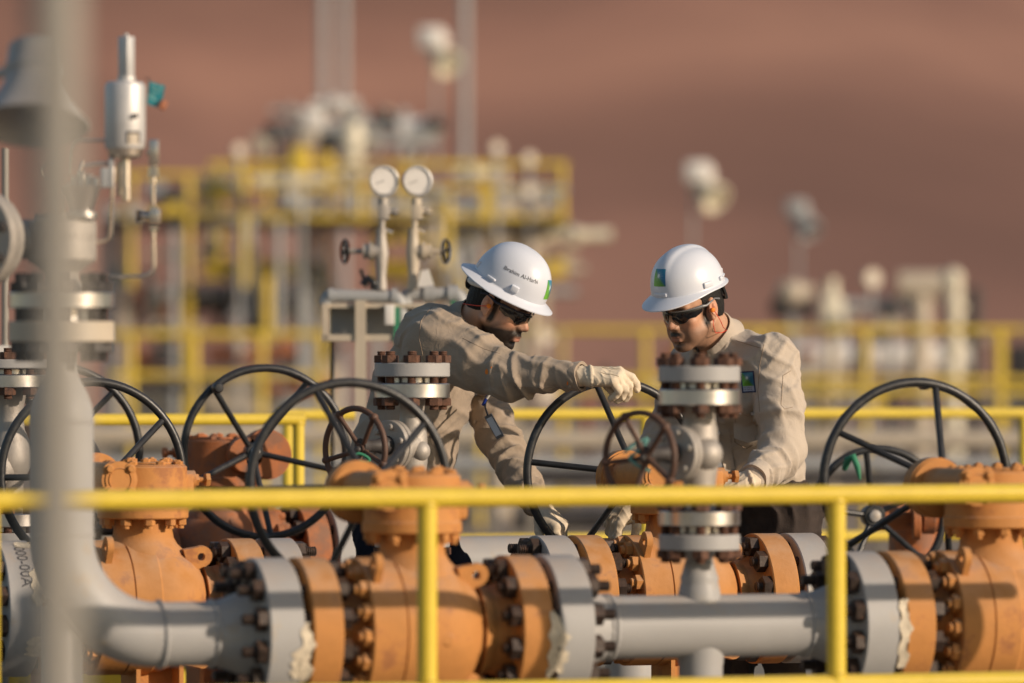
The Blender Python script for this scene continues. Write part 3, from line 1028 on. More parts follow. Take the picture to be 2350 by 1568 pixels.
for path, r in (([ppt(242, 322), ppt(168, 322, 0.03), ppt(163, 400, 0.03)], 3.6),
                ([ppt(352, 400), ppt(352, 470)], 4.2),
                ([ppt(352, 520), ppt(354, 634), ppt(250, 636, 0.03)], 4.6),
                ([ppt(186, 383, -0.03), ppt(262, 372, -0.01), ppt(258, 455, -0.01), ppt(254, 553, 0.0), ppt(215, 556, 0.02)], 4.6),
                ([ppt(156, 500, -0.06), ppt(152, 432, -0.06), ppt(182, 415, -0.05), ppt(196, 372, -0.04)], 3.6),
                ([ppt(335, 352), ppt(352, 350)], 5)):
    b = MB(); b.tube(smooth_path(path, r=0.035), r * sx, 10)
    obj('tubing', b.mesh('tubing', 'tube', 50), psv)
b = MB()
b.box((px(342), -0.02, pz(380)), (px(365), 0.015, pz(321)), b=0.003)
b.hexn(ppt(352, 384), -Z_, 12 * sx, 0.03)
b.cyl(ppt(352, 322), ppt(352, 402), 8 * sx, 12)
b.cyl(ppt(352, 405), ppt(352, 420), 7 * sx, 12)
obj('tube_fitting', b.mesh('tube_fitting', 'tube', 30), psv)
b = MB()
b.box((px(343), -0.022, pz(515)), (px(368), 0.018, pz(480)), b=0.003)
b.cyl(ppt(350, 497), ppt(318, 497), 11 * sx, 16); b.hexn(ppt(330, 497), -X_, 13 * sx, 0.012)
b.hexn(ppt(353, 482), Z_, 9 * sx, 0.012); b.hexn(ppt(353, 530), Z_, 9 * sx, 0.014)
obj('needle_valve', b.mesh('needle_valve', 'tube', 30), psv)
b = MB(); b.cyl(ppt(324, 497), ppt(314, 497), 14 * sx, 18)
obj('valve_knob', b.mesh('valve_knob', 'dark', 30), psv)
b = MB(); b.box((px(232), -0.03, pz(432)), (px(250), 0.0, pz(385)), b=0.003)
b.box((px(250), -0.03, pz(432)), (px(262), 0.0, pz(362)), b=0.003)
obj('pilot_block', b.mesh('pilot_block', 'grey_cool', 30), psv)
b = MB()
for c, r in (((195, 437), 7), ((112, 395), 17)):
    q = 20
    b.tube([ppt(c[0] + r * math.cos(2 * PI * i / q), c[1] + r * math.sin(2 * PI * i / q), -0.06) for i in range(q)], 0.003, 8, closed=True)
obj('lifting_ring', b.mesh('lifting_ring', 'tube', 50), psv)
# teal tag on the pilot
tg = thing('inspection_tag', 'teal inspection tag with brown seal wired to the silver cylinder', 'tag', psv.matrix_basis @ ppt(338, 190, -0.01), -TH)
base = Vector(ppt(338, 190, -0.01))
b = MB()
q = [ppt(342, 187), ppt(379, 197), ppt(369, 250), ppt(337, 239)]
q = [p - base + Vector((0, 0.004 * i, 0)) for i, p in enumerate(q)]
T_ = Vector((0.2, -0.003, 0))
b.v = [tuple(p) for p in q] + [tuple(p + Vector((0.0, -0.004, 0))) for p in q]
b.f = [(0, 1, 2, 3), (7, 6, 5, 4), (0, 4, 5, 1), (1, 5, 6, 2), (2, 6, 7, 3), (3, 7, 4, 0)]
obj('tag_plate', b.mesh('tag_plate', 'teal', 30), tg)
b = MB()
for (x0, y0, x1, y1) in ((349, 196, 358, 198), (358, 198, 352, 208), (352, 208, 362, 211), (364, 199, 371, 202), (371, 202, 364, 214), (346, 216, 356, 219), (356, 219, 350, 229), (350, 229, 361, 232), (346, 216, 344, 226)):
    b.tube([ppt(x0, y0) - base + Vector((0, -0.006, 0)), ppt(x1, y1) - base + Vector((0, -0.006, 0))], 0.0016, 5)
obj('tag_digits', b.mesh('tag_digits', mat('pale_teal_marks', (0.25, 0.5, 0.48), 0.6), 30), tg)
b = MB(); b.box((-0.011, -0.008, -0.014), (0.011, 0.008, 0.014), TM(ppt(374, 241) - base, rz=0.4) @ Matrix.Rotation(0.5, 4, 'Y'), b=0.002)
obj('seal', b.mesh('seal', 'terracotta', 30), tg)
b = MB(); b.tube([ppt(330, 178) - base, ppt(340, 184) - base, ppt(345, 192) - base], 0.0012, 6); b.tube([ppt(342, 176) - base, ppt(344, 192) - base], 0.0012, 6)
obj('seal_wire', b.mesh('seal_wire', 'dark', 30), tg)


# ---------------------------------------------------------------- gate valves with rusty wheels
def gate_valve(label, x, Y, ys, wheel_c, disc_c, ball=None, group='small gate valves with rusty handwheels', lower=None, a0=0.3, m='cast'):
    """ys: image heights of (top nut base, silver top, silver bottom)"""
    d = depth_on(x, Y)
    s = d / FPX
    yb = ys['bottom']
    base = P(x, yb, d)
    root = thing('gate_valve', label, 'valve', base, -TH, group)
    z = lambda y: (yb - y) * s
    R = 93.5 * s if Y < 17.5 else 86.5 * s
    rb = 0.106
    # upper pair
    b = MB(); b.disc((0, 0, z(ys['g1'])), Z_, R, z(ys['g0']) - z(ys['g1']), 64)
    obj('blind_flange', b.mesh('blind_flange', 'grey', 35), root)
    b = MB(); b.disc((0, 0, z(ys['s1'])), Z_, R, z(ys['s0']) - z(ys['s1']), 64)
    b.disc((0, 0, z(ys['s0'])), Z_, R * 0.55, z(ys['g1']) - z(ys['s0']), 48)
    obj('top_flange', b.mesh('top_flange', 'steel', 35), root)
    bolts_ring(root, z(ys['s1']), z(ys['g0']), rb, 8, 0.0, 0.0155, 0.0285, 0.026, 0.014, 'rust')
    b = MB()
    prof = [(r, z(y)) for r, y in ys['prof']]
    b.lathe(prof, None, 40)
    w = Vector(((wheel_c[0] - x) * s, 0, z(wheel_c[1])))
    g = Vector((-math.sin(math.radians(42)), -math.cos(math.radians(42)), 0))
    zc = z(disc_c[1])
    b.cyl((0, 0, zc), g * 0.10 + Vector((0, 0, zc)), 0.054, 28, r2=0.058)
    if ball:
        rr = ball[2] * s
        c = Vector(((ball[0] - x) * s, -0.030, z(ball[1])))
        pr = [(0, -rr)] + [(rr * math.cos(t), rr * math.sin(t)) for t in [math.radians(-75 + 15 * i) for i in range(11)]] + [(0, rr)]
        b.lathe(pr, TM(c), 28)
        cr = [(0, -0.16), (0.014, -0.16), (0.016, 0.12), (0, 0.12)]
    obj('valve_body', b.mesh('valve_body', m, 45), root)
    b = MB()
    c0 = Vector((0, 0, zc))
    b.disc(c0 + g * 0.085, g, 0.087, 0.017, 56, 0.002); b.disc(c0 + g * 0.105, g, 0.087, 0.019, 56, 0.002)
    b.disc(c0 + g * 0.102, g, 0.080, 0.003, 48, 0.0005)
    bn = obj('bonnet_flange', b.mesh('bonnet_flange', m, 35), root)
    F = frame(g)
    for k in range(6):
        a = 2 * PI * (k + 0.25) / 6
        p = c0 + g * 0.124 + F @ Vector((0.066 * math.cos(a), 0.066 * math.sin(a), 0))
        q = MB(); q.lathe([(0, 0), (0.011, 0), (0.011, 0.008), (0.008, 0.011), (0, 0.011)], TM(p, g), 12)
        obj('bonnet_bolt', q.mesh('bonnet_bolt', m, 30), bn)
    b = MB()
    b.lathe([(0.034, 0), (0.03, 0.03), (0.022, 0.06), (0.02, 0.10), (0.026, 0.115), (0.026, 0.14), (0, 0.14)], TM(c0 + g * 0.12, g), 24)
    obj('yoke', b.mesh('yoke', 'dark', 40), root)
    ww = wheel(root, c0 + g * 0.255 - Z_ * 0.012, g, 0.03, 0.140, 0.0105, 5, a0, m='rust_wheel', sp_r=0.0085, hub_r=0.022, hub_l=0.03, knob=True, hubmat='dark')
    # lower pair
    if lower:
        b = MB(); b.disc((0, 0, z(lower['s1'])), Z_, R, z(lower['s0']) - z(lower['s1']), 64)
        b.disc((0, 0, z(lower['g0'])), Z_, R * 0.55, z(lower['s1']) - z(lower['g0']), 48)
        obj('bottom_flange', b.mesh('bottom_flange', 'steel', 35), root)
        b = MB(); b.disc((0, 0, z(lower['g1'])), Z_, R, z(lower['g0']) - z(lower['g1']), 64)
        obj('branch_flange', b.mesh('branch_flange', 'grey', 35), root)
        bolts_ring(root, z(lower['g1']), z(lower['s0']), rb, 8, 0.0, 0.0155, 0.0285, 0.026, 0.014, 'rust')
    return root, base, d


gvB, bB, dB_ = gate_valve('small steel gate valve with rusty handwheel in front of the leaning man', 946, YB,
    dict(bottom=1262, g0=833, g1=865, s0=880, s1=914, prof=[(0.06, 1185), (0.044, 1160), (0.042, 1110), (0.048, 1085), (0.053, 1060), (0.054, 1030), (0.050, 985), (0.044, 960), (0.041, 945), (0.045, 925), (0.058, 914)]),
    (845, 1025), (885, 1022), ball=(964, 1035, 24), lower=dict(s0=1178, s1=1208, g0=1222, g1=1256), a0=0.9)
gvA, bA_, dA_ = gate_valve('small steel gate valve with rusty handwheel before the chest of the right worker', 1605, YA,
    dict(bottom=1263, g0=840, g1=877, s0=894, s1=930, prof=[(0.072, 1170), (0.050, 1150), (0.049, 1120), (0.054, 1095), (0.060, 1065), (0.060, 1025), (0.056, 985), (0.050, 965), (0.048, 950), (0.052, 940), (0.064, 930)]),
    (1478, 1048), (1545, 1040), ball=(1618, 1042, 40), lower=dict(s0=1172, s1=1206, g0=1226, g1=1262), a0=0.75)
gvL, bL_, dL_ = gate_valve('small gate valve with a rusty handwheel at the far left edge behind the blurred post', 24, YB + 0.9,
    dict(bottom=1262, g0=825, g1=846, s0=860, s1=890, prof=[(0.06, 1185), (0.046, 1160), (0.046, 1110), (0.062, 1085), (0.072, 1070), (0.075, 1050), (0.066, 1010), (0.05, 985), (0.045, 945), (0.05, 925), (0.062, 890)]),
    (5, 1000), (30, 1075), lower=dict(s0=1178, s1=1208, g0=1222, g1=1256), a0=0.2)
# teal cord tied to the front rusty wheel, green strap on the other
for (pts, dd, lab, nm) in (([(1432, 1040), (1455, 1020), (1490, 1003), (1470, 1035), (1440, 1050), (1462, 1068), (1492, 1083)], 17.62, 'teal cord knotted round the hub of the nearer rusty handwheel', 'cord'),
                           ([(806, 1048), (822, 1040), (838, 1046), (850, 1056), (838, 1062), (816, 1056)], 19.25, 'green strap tied below the rusty handwheel before the leaning man', 'strap')):
    o = tag(obj(nm, None), None); bpy.data.objects.remove(o)
    b = MB(); pw = [P(x, y, dd) for x, y in pts]; c = pw[0].copy()
    b.tube(smooth_path([p - c for p in pw], r=0.02), 0.0055, 8)
    o = obj(nm, b.mesh(nm, 'teal_cord' if nm == 'cord' else 'green', 50)); o.location = c
    tag(o, lab, 'cord' if nm == 'cord' else 'strap')

# second rear valve at right: smaller handwheel facing the camera
r2 = thing('rear_valve', 'dull brown valve low behind the right post with a dark handwheel tied with green ribbon', 'valve', P(2010, 1440, 22.4), -TH)
c0 = wmat(r2).inverted() @ P(2002, 1183, 22.2)
b = MB()
b.cyl((0.16, 0.15, 0.0), (0.16, 0.15, c0.z + 0.02), 0.10, 32)
b.disc((0.16, 0.15, c0.z - 0.02), Z_, 0.14, 0.09, 40)
b.cyl(c0 + Vector((0.02, 0.06, 0)), c0 + Vector((0.36, 0.12, -0.01)), 0.06, 24)
b.disc(c0 + Vector((0.20, 0.06, 0.0)), X_, 0.075, 0.05, 32)
obj('valve_body', b.mesh('valve_body', 'orange_dull', 40), r2)
b = MB(); b.disc(c0 + Vector((0.155, -0.03, -0.03)), X_, 0.065, 0.03, 32)
obj('end_cap', b.mesh('end_cap', 'orange_dull', 40), r2)
wheel(r2, c0 + Vector((0, -0.06, 0)), (0.2, -1, 0), 0.07, 0.262, 0.016, 5, 0.5, hub_r=0.045, hubmat='grey', sp_r=0.012)
b = MB(); pw = [P(1938, 1075, 22.0), P(1946, 1055, 21.95), P(1958, 1048, 21.94), P(1968, 1072, 21.93), P(1973, 1100, 21.95)]
cc = pw[1].copy(); b.tube([p - cc for p in pw], [0.012, 0.016, 0.014, 0.012, 0.005], 8)
o = obj('ribbon', b.mesh('ribbon', 'green', 50)); o.location = cc; tag(o, 'green ribbon tied to the rim of the small dark handwheel at right', 'ribbon')

# far left wheels behind the post
def loose_wheel(label, x, y, dd, R, a0, tilt=(0.33, -0.94, 0)):
    r = thing('rear_handwheel_stand', label, 'handwheel', P(x, 860 + (1.21 - PAD) * FPX / (dd + 0.3), dd + 0.3), -TH)
    c = wmat(r).inverted() @ P(x, y, dd)
    b = MB(); b.cyl((0, 0, 0), (0, 0, c.z + 0.05), 0.08, 28); b.disc((0, 0, c.z - 0.1), Z_, 0.14, 0.2, 40)
    b.cyl((0, 0, c.z), c, 0.02, 14)
    obj('pedestal', b.mesh('pedestal', 'orange_dull', 40), r)
    wheel(r, c, tilt, 0.05, R, 0.0155, 5, a0)
loose_wheel('dark handwheel behind the grey riser, showing only at its right edge', 120, 1040, 21.4, 0.325, 0.8)
loose_wheel('dark handwheel at the far left edge, mostly outside the picture', -75, 1062, 20.2, 0.31, 0.3)

# handwriting on the left flange: felt-pen number following the rim
vs, fs = text_pts('-000-00A', 0.052)
L = max(v.x for v in vs)
b = MB(); Rr = FR + 0.0012
A0 = math.radians(20)
out = []
for v in vs:
    a = A0 + v.x / Rr
    out.append((-0.045 + v.y - 0.02, -Rr * math.sin(a), Rr * math.cos(a)))
b.add(out, fs)
obj('handwritten_number', b.mesh('handwritten_number', 'ink', 30), spB0, Matrix.Translation((0.70 - 0.0, 0, HP)))
tape(spB0, 0.70 - 0.012, wang(52), wang(86), 0.04, FR + 0.001, 21)
tape(spB0, 0.70 - 0.03, wang(14), wang(26), 0.05, FR + 0.001, 22)
tape(spB0, 0.70 + 0.0, wang(112), wang(132), 0.09, FR + 0.001, 23)

# ---------------------------------------------------------------- guardrails
def guardrail(label, Y, X0, X1, posts, ztop, zmid, r, toe=None, m='yellow', zbase=PAD, group='yellow tubular guardrails', low=None):
    root = thing('guardrail', label, 'guardrail', ((X0 + X1) / 2, Y, zbase), 0, group)
    ox = (X0 + X1) / 2
    b = MB(); b.cyl((X0 - ox, 0, ztop - zbase), (X1 - ox, 0, ztop - zbase), r, 28); obj('top_rail', b.mesh('top_rail', m, 40), root)
    b = MB(); b.cyl((X0 - ox, 0, zmid - zbase), (X1 - ox, 0, zmid - zbase), r * 0.98, 28); obj('mid_rail', b.mesh('mid_rail', m, 40), root)
    for x in posts:
        b = MB(); b.cyl((x - ox, 0, 0), (x - ox, 0, ztop - zbase - r * 0.2), r * 0.985, 28)
        n = 32
        for zz in (ztop - zbase - r * 0.93, zmid - zbase + r * 0.95):
            b.tube([(x - ox + r * 1.02 * math.cos(2 * PI * i / n), r * 1.02 * math.sin(2 * PI * i / n), zz + 0.35 * r * (math.sin(2 * PI * i / n) ** 2 - 0.2)) for i in range(n)], 0.0045, 6, closed=True)
        b.box((x - ox - 0.06, -0.06, 0), (x - ox + 0.06, 0.06, 0.012))
        obj('post', b.mesh('post', m, 40), root)
    if toe:
        b = MB(); b.box((X0 - ox, -0.004, toe[0] - zbase), (X1 - ox, 0.004, toe[1] - zbase)); obj('toe_board', b.mesh('toe_board', m, 40), root)
    return root


YF = 15.70
guardrail('near yellow guardrail crossing in front of all valves', YF, rowX(-260, YF), rowX(3000, YF), [rowX(-25, YF), rowX(980, YF), rowX(1919, YF), rowX(2890, YF)], 0.853, 0.289, 0.0290)
YL = 21.95
guardrail('yellow guardrail ending in a corner post behind the left valves', YL, rowX(-300, YL), rowX(698, YL), [rowX(-120, YL), rowX(685, YL)], 1.03, 0.50, 0.024, toe=(-0.06, 0.05))
YR = 24.5
guardrail('long yellow guardrail behind the two workers', YR, rowX(640, YR), rowX(2700, YR), [rowX(660, YR), rowX(1480, YR), rowX(2350, YR)], 1.03, 0.46, 0.0245, toe=(-0.06, 0.05))

# blurred near post
o = thing('near_post', 'blurred grey pipe post standing close to the camera at left', 'post', P(128, 860 + 1.31 * FPX / 8.0, 8.0), -TH)
b = MB(); b.cyl((0, 0, 0), (0, 0, 5.0), 0.036, 40); b.box((-0.1, -0.1, 0), (0.1, 0.1, 0.012)); obj('shaft', b.mesh('shaft', 'post_grey', 40), o)
b = MB(); b.disc((0, 0, 4.99), Z_, 0.05, 0.03, 32); obj('cap', b.mesh('cap', 'post_grey', 40), o)

# ---------------------------------------------------------------- area lamp at the upper left
lp = thing('area_lamp', 'grey dome lamp with a glass globe at the upper left edge', 'lamp', P(-60, 860 + 1.29 * FPX / 15.9, 15.9), -TH)
d_ = 15.5; s_ = d_ / FPX
inv = wmat(lp).inverted()
def lpt(x, y, d): return inv @ P(x, y, d)
A = Vector((0, math.sin(math.radians(-20)), -math.cos(math.radians(20))))   # opening direction, in camera frame
rc = lpt(77, 288, d_)
b = MB()
prof = [(0, -205), (52, -203), (63, -195), (66, -170), (66, -150), (74, -140), (75, -132), (68, -122), (72, -100), (92, -60), (118, -20), (133, 0), (130, 3), (114, -16), (88, -56), (60, -100), (0, -104)]
b.lathe([(r * s_, h * s_) for r, h in prof], TM(rc, A), 56)
obj('lamp_shade', b.mesh('lamp_shade', 'grey', 45), lp)
b = MB(); b.lathe([(0, -100 * s_), (24 * s_, -98 * s_), (24 * s_, -60 * s_), (0, -60 * s_)], TM(rc, A), 20); obj('lamp_socket', b.mesh('lamp_socket', 'dark', 40), lp)
b = MB(); rg = 27 * s_; b.lathe([(0, -rg)] + [(rg * math.cos(t), rg * math.sin(t)) for t in [math.radians(-75 + 15 * i) for i in range(11)]] + [(0, rg)], TM(rc + A * (-32 * s_), A), 28)
obj('globe', b.mesh('globe', 'glass', 60), lp)
b = MB(); top = rc + A * (-204 * s_)
b.cyl((0, 0, 0), (0, 0, lpt(0, 150, 15.9).z), 0.017, 20)
b.tube(smooth_path([(0, 0, lpt(0, 175, 15.9).z), (0.05, -0.02, lpt(0, 175, 15.9).z), rc + A * (-150 * s_) + Vector((0, 0.02, 0))], r=0.03), 0.014, 14)
b.box((-0.07, -0.07, 0), (0.07, 0.07, 0.012))
obj('pole', b.mesh('pole', 'grey', 45), lp)

cp = thing('conduit_post', 'slim grey post at the far left edge behind the valve rows', 'post', P(12, 860 + 1.29 * FPX / 22.5, 22.5), -TH)
b = MB(); b.cyl((0, 0, 0), (0, 0, 1.29 + 520 * 22.5 / FPX), 0.014, 16); b.box((-0.05, -0.05, 0), (0.05, 0.05, 0.012)); obj('shaft', b.mesh('shaft', 'post_grey', 40), cp)
b = MB(); b.box((-0.035, -0.03, 1.25 + 20 * 22.5 / FPX), (0.03, 0.03, 1.25 + 90 * 22.5 / FPX)); obj('junction_box', b.mesh('junction_box', 'white', 40), cp)

# ---------------------------------------------------------------- gauge stand behind the leaning man
DG = 23.6; sg = DG / FPX
gs = thing('gauge_stand', 'grey stand with pipe header carrying two round pressure gauges', 'gauge stand', P(870, 860 + 1.29 * FPX / DG, DG), -TH)
ginv = wmat(gs).inverted()
def gp(x, y, dd=0.0): return ginv @ P(x, y, DG + dd)
def gbox(b, x0, y0, x1, y1, d0, d1, bev=0.0):
    p = gp(x0, y1); q = gp(x1, y0)
    b.box((p.x, d0, p.z), (q.x, d1, q.z), b=bev)
b = MB()
gbox(b, 738, 697, 1000, 707, -0.03, 0.20); gbox(b, 738, 768, 1000, 783, -0.04, 0.20)
gbox(b, 740, 697, 755, 783, -0.04, 0.0); gbox(b, 990, 697, 1004, 783, -0.04, 0.0)
gbox(b, 816, 690, 840, 1500, -0.05, -0.0)
obj('stand_frame', b.mesh('stand_frame', 'beige', 30), gs)
b = MB(); gbox(b, 756, 707, 989, 768, 0.10, 0.12); obj('back_panel', b.mesh('back_panel', 'grey_cool', 30), gs)
b = MB(); gbox(b, 757, 783, 766, 1560, 0.02, 0.05); gbox(b, 980, 783, 990, 1560, 0.02, 0.05); gbox(b, 700, 1555, 1040, 1562, -0.2, 0.25); obj('rear_legs', b.mesh('rear_legs', 'dark', 30), gs)
b = MB(); gbox(b, 884, 700, 906, 746, -0.055, -0.03, 0.002); obj('label_plate', b.mesh('label_plate', 'white', 30), gs)
b = MB(); gbox(b, 905, 705, 918, 795, -0.05, -0.03); gbox(b, 1035, 690, 1046, 760, -0.02, 0.0); obj('green_strip', b.mesh('green_strip', 'green', 30), gs)
b = MB()
b.tube(smooth_path([gp(748, 700), gp(752, 679), gp(918, 681), gp(922, 740)], r=0.04), 15 * sg, 20)
for x in (760, 905): b.cyl(gp(x - 6, 680), gp(x + 6, 680), 19 * sg, 20)
obj('header_pipe', b.mesh('header_pipe', 'grey_cool', 40), gs)
b = MB()
b.tube(smooth_path([gp(930, 700, .05), gp(934, 676, .05), gp(1060, 674, .05), gp(1062, 760, .05)], r=0.05), 15 * sg, 20)
for x in (985, 1040): b.cyl(gp(x - 12, 675, .05), gp(x + 12, 675, .05), 21 * sg, 20)
obj('header_pipe', b.mesh('header_pipe', 'grey_cool', 40), gs)
for (gx, sy, wx) in ((881, -1, 795), (957, 1, 1020)):
    tx = gx - 6 if sy < 0 else gx - 9
    b = MB()
    b.cyl(gp(gx - 2, 455), gp(tx, 560), 7 * sg, 14)
    b.lathe([(11 * sg, 0), (12 * sg, 45 * sg)], TM(gp(gx - 2, 500)), 14)
    b.box(tuple(gp(gx - 13, 505) + Vector((0, -0.02, 0))), tuple(gp(gx + 12, 470) + Vector((0, 0.02, 0))), b=0.004)
    b.cyl(gp(gx, 486), gp(gx + 34, 486), 8 * sg, 12)
    b.hexn(gp(gx + 22, 486), X_, 11 * sg, 0.018)
    b.cyl(gp(gx + 2, 528), gp(gx + 20, 535), 5 * sg, 10)
    b.lathe([(14 * sg, 0), (11 * sg, 30 * sg), (14 * sg, 60 * sg), (17 * sg, 85 * sg), (13 * sg, 110 * sg), (11 * sg, 125 * sg), (13 * sg, 140 * sg)], TM(gp(tx, 665)), 18)
    b.cyl(gp(tx, 578), gp(tx + sy * 42, 577), 17 * sg, 18)
    b.cyl(gp(tx + sy * 20, 577), gp(tx + sy * 28, 577), 22 * sg, 18)
    b.cyl(gp(tx + sy * 40, 577), gp(wx, 577), 6 * sg, 12)
    st = obj('gauge_valve', b.mesh('gauge_valve', 'cast' if sy < 0 else 'beige', 35), gs)
    wheel(gs, gp(wx - sy * 1, 577), (sy * 1.0, -0.35, 0), 0.008, 26 * sg, 0.006, 4, 0.4, m='black_plastic', sp_r=0.005, hub_r=0.01, hub_l=0.02, name='valve_handwheel')
    # gauge head
    c = gp(gx, 415); n = Vector((0.12, -1, 0)).normalized()
    b = MB(); b.lathe([(0, 0.03), (30 * sg, 0.028), (33 * sg, 0.02), (34.5 * sg, -0.016), (31 * sg, -0.02), (30 * sg, -0.012), (30 * sg, -0.012)], TM(c, -n), 40)
    gh = obj('gauge_case', b.mesh('gauge_case', 'alu', 35), gs)
    b = MB(); b.disc(c + n * 0.010, n, 30 * sg, 0.002, 40, 0.0003); obj('gauge_face', b.mesh('gauge_face', 'white', 35), gh)
    b = MB(); Fg = frame(n)
    for k in range(11):
        a = math.radians(-135 + 27 * k) + PI / 2
        r0, r1 = 22 * sg, 27 * sg
        b.tube([c + n * 0.0125 + Fg @ Vector((r0 * math.cos(a), r0 * math.sin(a), 0)), c + n * 0.0125 + Fg @ Vector((r1 * math.cos(a), r1 * math.sin(a), 0))], 0.0009, 4)
    a = math.radians(200)
    b.tube([c + n * 0.0135, c + n * 0.0135 + Fg @ Vector((20 * sg * math.cos(a), 20 * sg * math.sin(a), 0))], 0.0014, 4)
    obj('dial_marks', b.mesh('dial_marks', 'ink', 35), gh)
b = MB(); p = gp(838, 640)
b.tube([gp(832, 655), gp(845, 640), gp(862, 652), gp(850, 662)], 0.018, 8); b.tube([gp(828, 618), gp(836, 645)], 0.008, 6)
obj('black_wrap', b.mesh('black_wrap', 'black_plastic', 60), gs)
b = MB(); b.add([gp(958, 660, -.04), gp(996, 655, -.04), gp(985, 618, -.045), gp(966, 622, -.045), gp(958, 660, -.036), gp(996, 655, -.036), gp(985, 618, -.041), gp(966, 622, -.041)], [(0, 1, 2, 3), (7, 6, 5, 4), (0, 4, 5, 1), (1, 5, 6, 2), (2, 6, 7, 3), (3, 7, 4, 0)])
obj('paper_tag', b.mesh('paper_tag', 'white', 30), gs)


# ---------------------------------------------------------------- far plant
def bthing(name, label, cat, x, d, group=None, m=None):
    return thing(name, label, cat, P(x, 860 + (1.21 - GROUND) * FPX / d, d), -TH, group)


class BG:
    """part of a far thing; shapes given by where they stand in the photograph and their distance"""
    def __init__(s, root, d):
        s.b = MB(); s.root = root; s.inv = wmat(root).inverted(); s.d = d; s.s = d / FPX

    def p(s, x, y, dd=0.0): return s.inv @ P(x, y, s.d + dd)

    def cyl(s, a, c, r, n=16, dd=0.0, r2=None):
        s.b.cyl(s.p(a[0], a[1], dd), s.p(c[0], c[1], dd), r * s.s, n, r2=None if r2 is None else r2 * s.s); return s

    def box(s, x0, y0, x1, y1, t=0.4, dd=0.0, bev=0.0):
        p = s.p(x0, y1, dd); q = s.p(x1, y0, dd)
        s.b.box((p.x, p.y - t / 2, p.z), (q.x, p.y + t / 2, q.z), b=bev); return s

    def ball(s, x, y, r, sz=1.0, dd=0.0, n=20):
        r = r * s.s
        s.b.lathe([(0, -r * sz)] + [(r * math.cos(t), r * math.sin(t) * sz) for t in [math.radians(-75 + 15 * i) for i in range(11)]] + [(0, r * sz)], TM(s.p(x, y, dd)), n); return s

    def done(s, name, m): return obj(name, s.b.mesh(name, m, 40), s.root)


def far_rail(label, d, x0, x1, ys, posts, r=8.0, ybot=None, m='far_yellow', group='yellow guardrails of the far plant'):
    root = bthing('guardrail', label, 'guardrail', (x0 + x1) / 2, d, group)
    for i, y in enumerate(ys):
        BG(root, d).cyl((x0, y), (x1, y), r).done('top_rail' if i == 0 else 'mid_rail', m)
    for x in posts:
        yb = ybot or 860 + 1.31 * FPX / d
        BG(root, d).cyl((x, ys[0]), (x, yb), r * 1.05).done('post', m)
    return root


def gy(d): return 860 + 1.31 * FPX / d


# masts
for x, r, label in ((741, 10, 'leftmost of the tall grey masts behind the plant'), (788, 9, 'tall grey mast right beside the leftmost mast'), (1066, 10, 'tall grey mast behind the twin gauges, right of the pair')):
    rt = bthing('mast', label, 'mast', x, 62, 'tall grey masts')
    BG(rt, 62).cyl((x, gy(62)), (x, -700), r, 20).done('shaft', 'grey_cool')
    BG(rt, 62).box(x - 30, gy(62) - 6, x + 30, gy(62), 0.3).done('base_plate', 'concrete')
# floodlights on thin poles
for x, y, px_, d, sc, label in ((1012, 118, 1000, 58, 1.0, 'white floodlight high above the plant beside a tall mast'),
                                (1624, 426, 1590, 54, 1.0, 'white floodlight on a thin pole above the right hand worker'),
                                (1845, 503, 1832, 60, 0.8, 'small grey floodlight right of the other pole light')):
    rt = bthing('floodlight', label, 'floodlight', px_, d, 'floodlights on thin poles')
    BG(rt, d).cyl((px_, gy(d)), (px_, y - 10), 3.5, 14).done('pole', 'grey_cool')
    BG(rt, d).ball(x - 18 * sc, y - 28 * sc, 34 * sc, 0.8).box(x - 52 * sc, y - 55 * sc, x + 5, y - 5, 0.25, bev=0.03).done('ballast_box', 'grey_cool' if sc < 1 else 'white')
    f = BG(rt, d)
    c = f.p(x + 8 * sc, y + 20 * sc)
    f.b.lathe([(0, -0.16), (0.09, -0.15), (0.12, -0.05), (0.15 * sc, 0.05), (0.155 * sc, 0.09), (0.13 * sc, 0.09), (0.10, -0.04), (0, -0.05)], TM(c, Vector((0.55, -0.6, -0.6))), 24)
    f.done('lamp_head', 'cream' if sc == 1.0 else 'grey_cool')

# main platform
D0 = 52
pf = bthing('process_platform', 'raised steel platform with grey columns under yellow railings', 'platform', 780, D0)
BG(pf, D0).box(250, 508, 1300, 524, 1.6).done('deck', 'dark')
for x, w, m in ((705, 15, 'grey_cool'), (750, 9, 'far_yellow'), (1003, 8, 'far_yellow'), (1250, 9, 'beige'), (432, 9, 'far_yellow'), (290, 12, 'beige'), (1178, 14, 'beige'), (1128, 8, 'far_yellow'), (868, 12, 'grey_cool'), (252, 15, 'grey_cool')):
    BG(pf, D0).box(x - w, 430 if x > 700 else 470, x + w, gy(D0), 0.12).done('column', m)
BG(pf, D0).box(470, 598, 690, 640, 0.6).done('cross_beam', 'far_yellow')
BG(pf, D0).box(860, 598, 952, 640, 0.6).done('cross_beam', 'far_yellow')
BG(pf, D0).box(1180, 596, 1296, 636, 0.6).done('cross_beam', 'far_yellow')
far_rail('yellow guardrail along the top of the far platform', 51, 480, 1302, (378, 432, 500), (500, 556, 612, 690, 830, 930, 1110, 1290), r=7.5, ybot=512)
far_rail('yellow guardrail left of the far platform, behind the silver cylinder tubing', 50, 262, 640, (402, 488), (300, 432, 560), r=7, ybot=660)
far_rail('yellow guardrail low across the far plant at left', 47, 255, 742, (768, 862), (300, 445, 600, 735), r=9)
far_rail('yellow guardrail low across the far plant in the middle', 49, 1080, 1530, (758, 868), (1100, 1290, 1480), r=8)
far_rail('yellow guardrail across the far plant at right', 46, 1530, 2450, (757, 872), (1560, 1740, 1985, 2292), r=8.5)
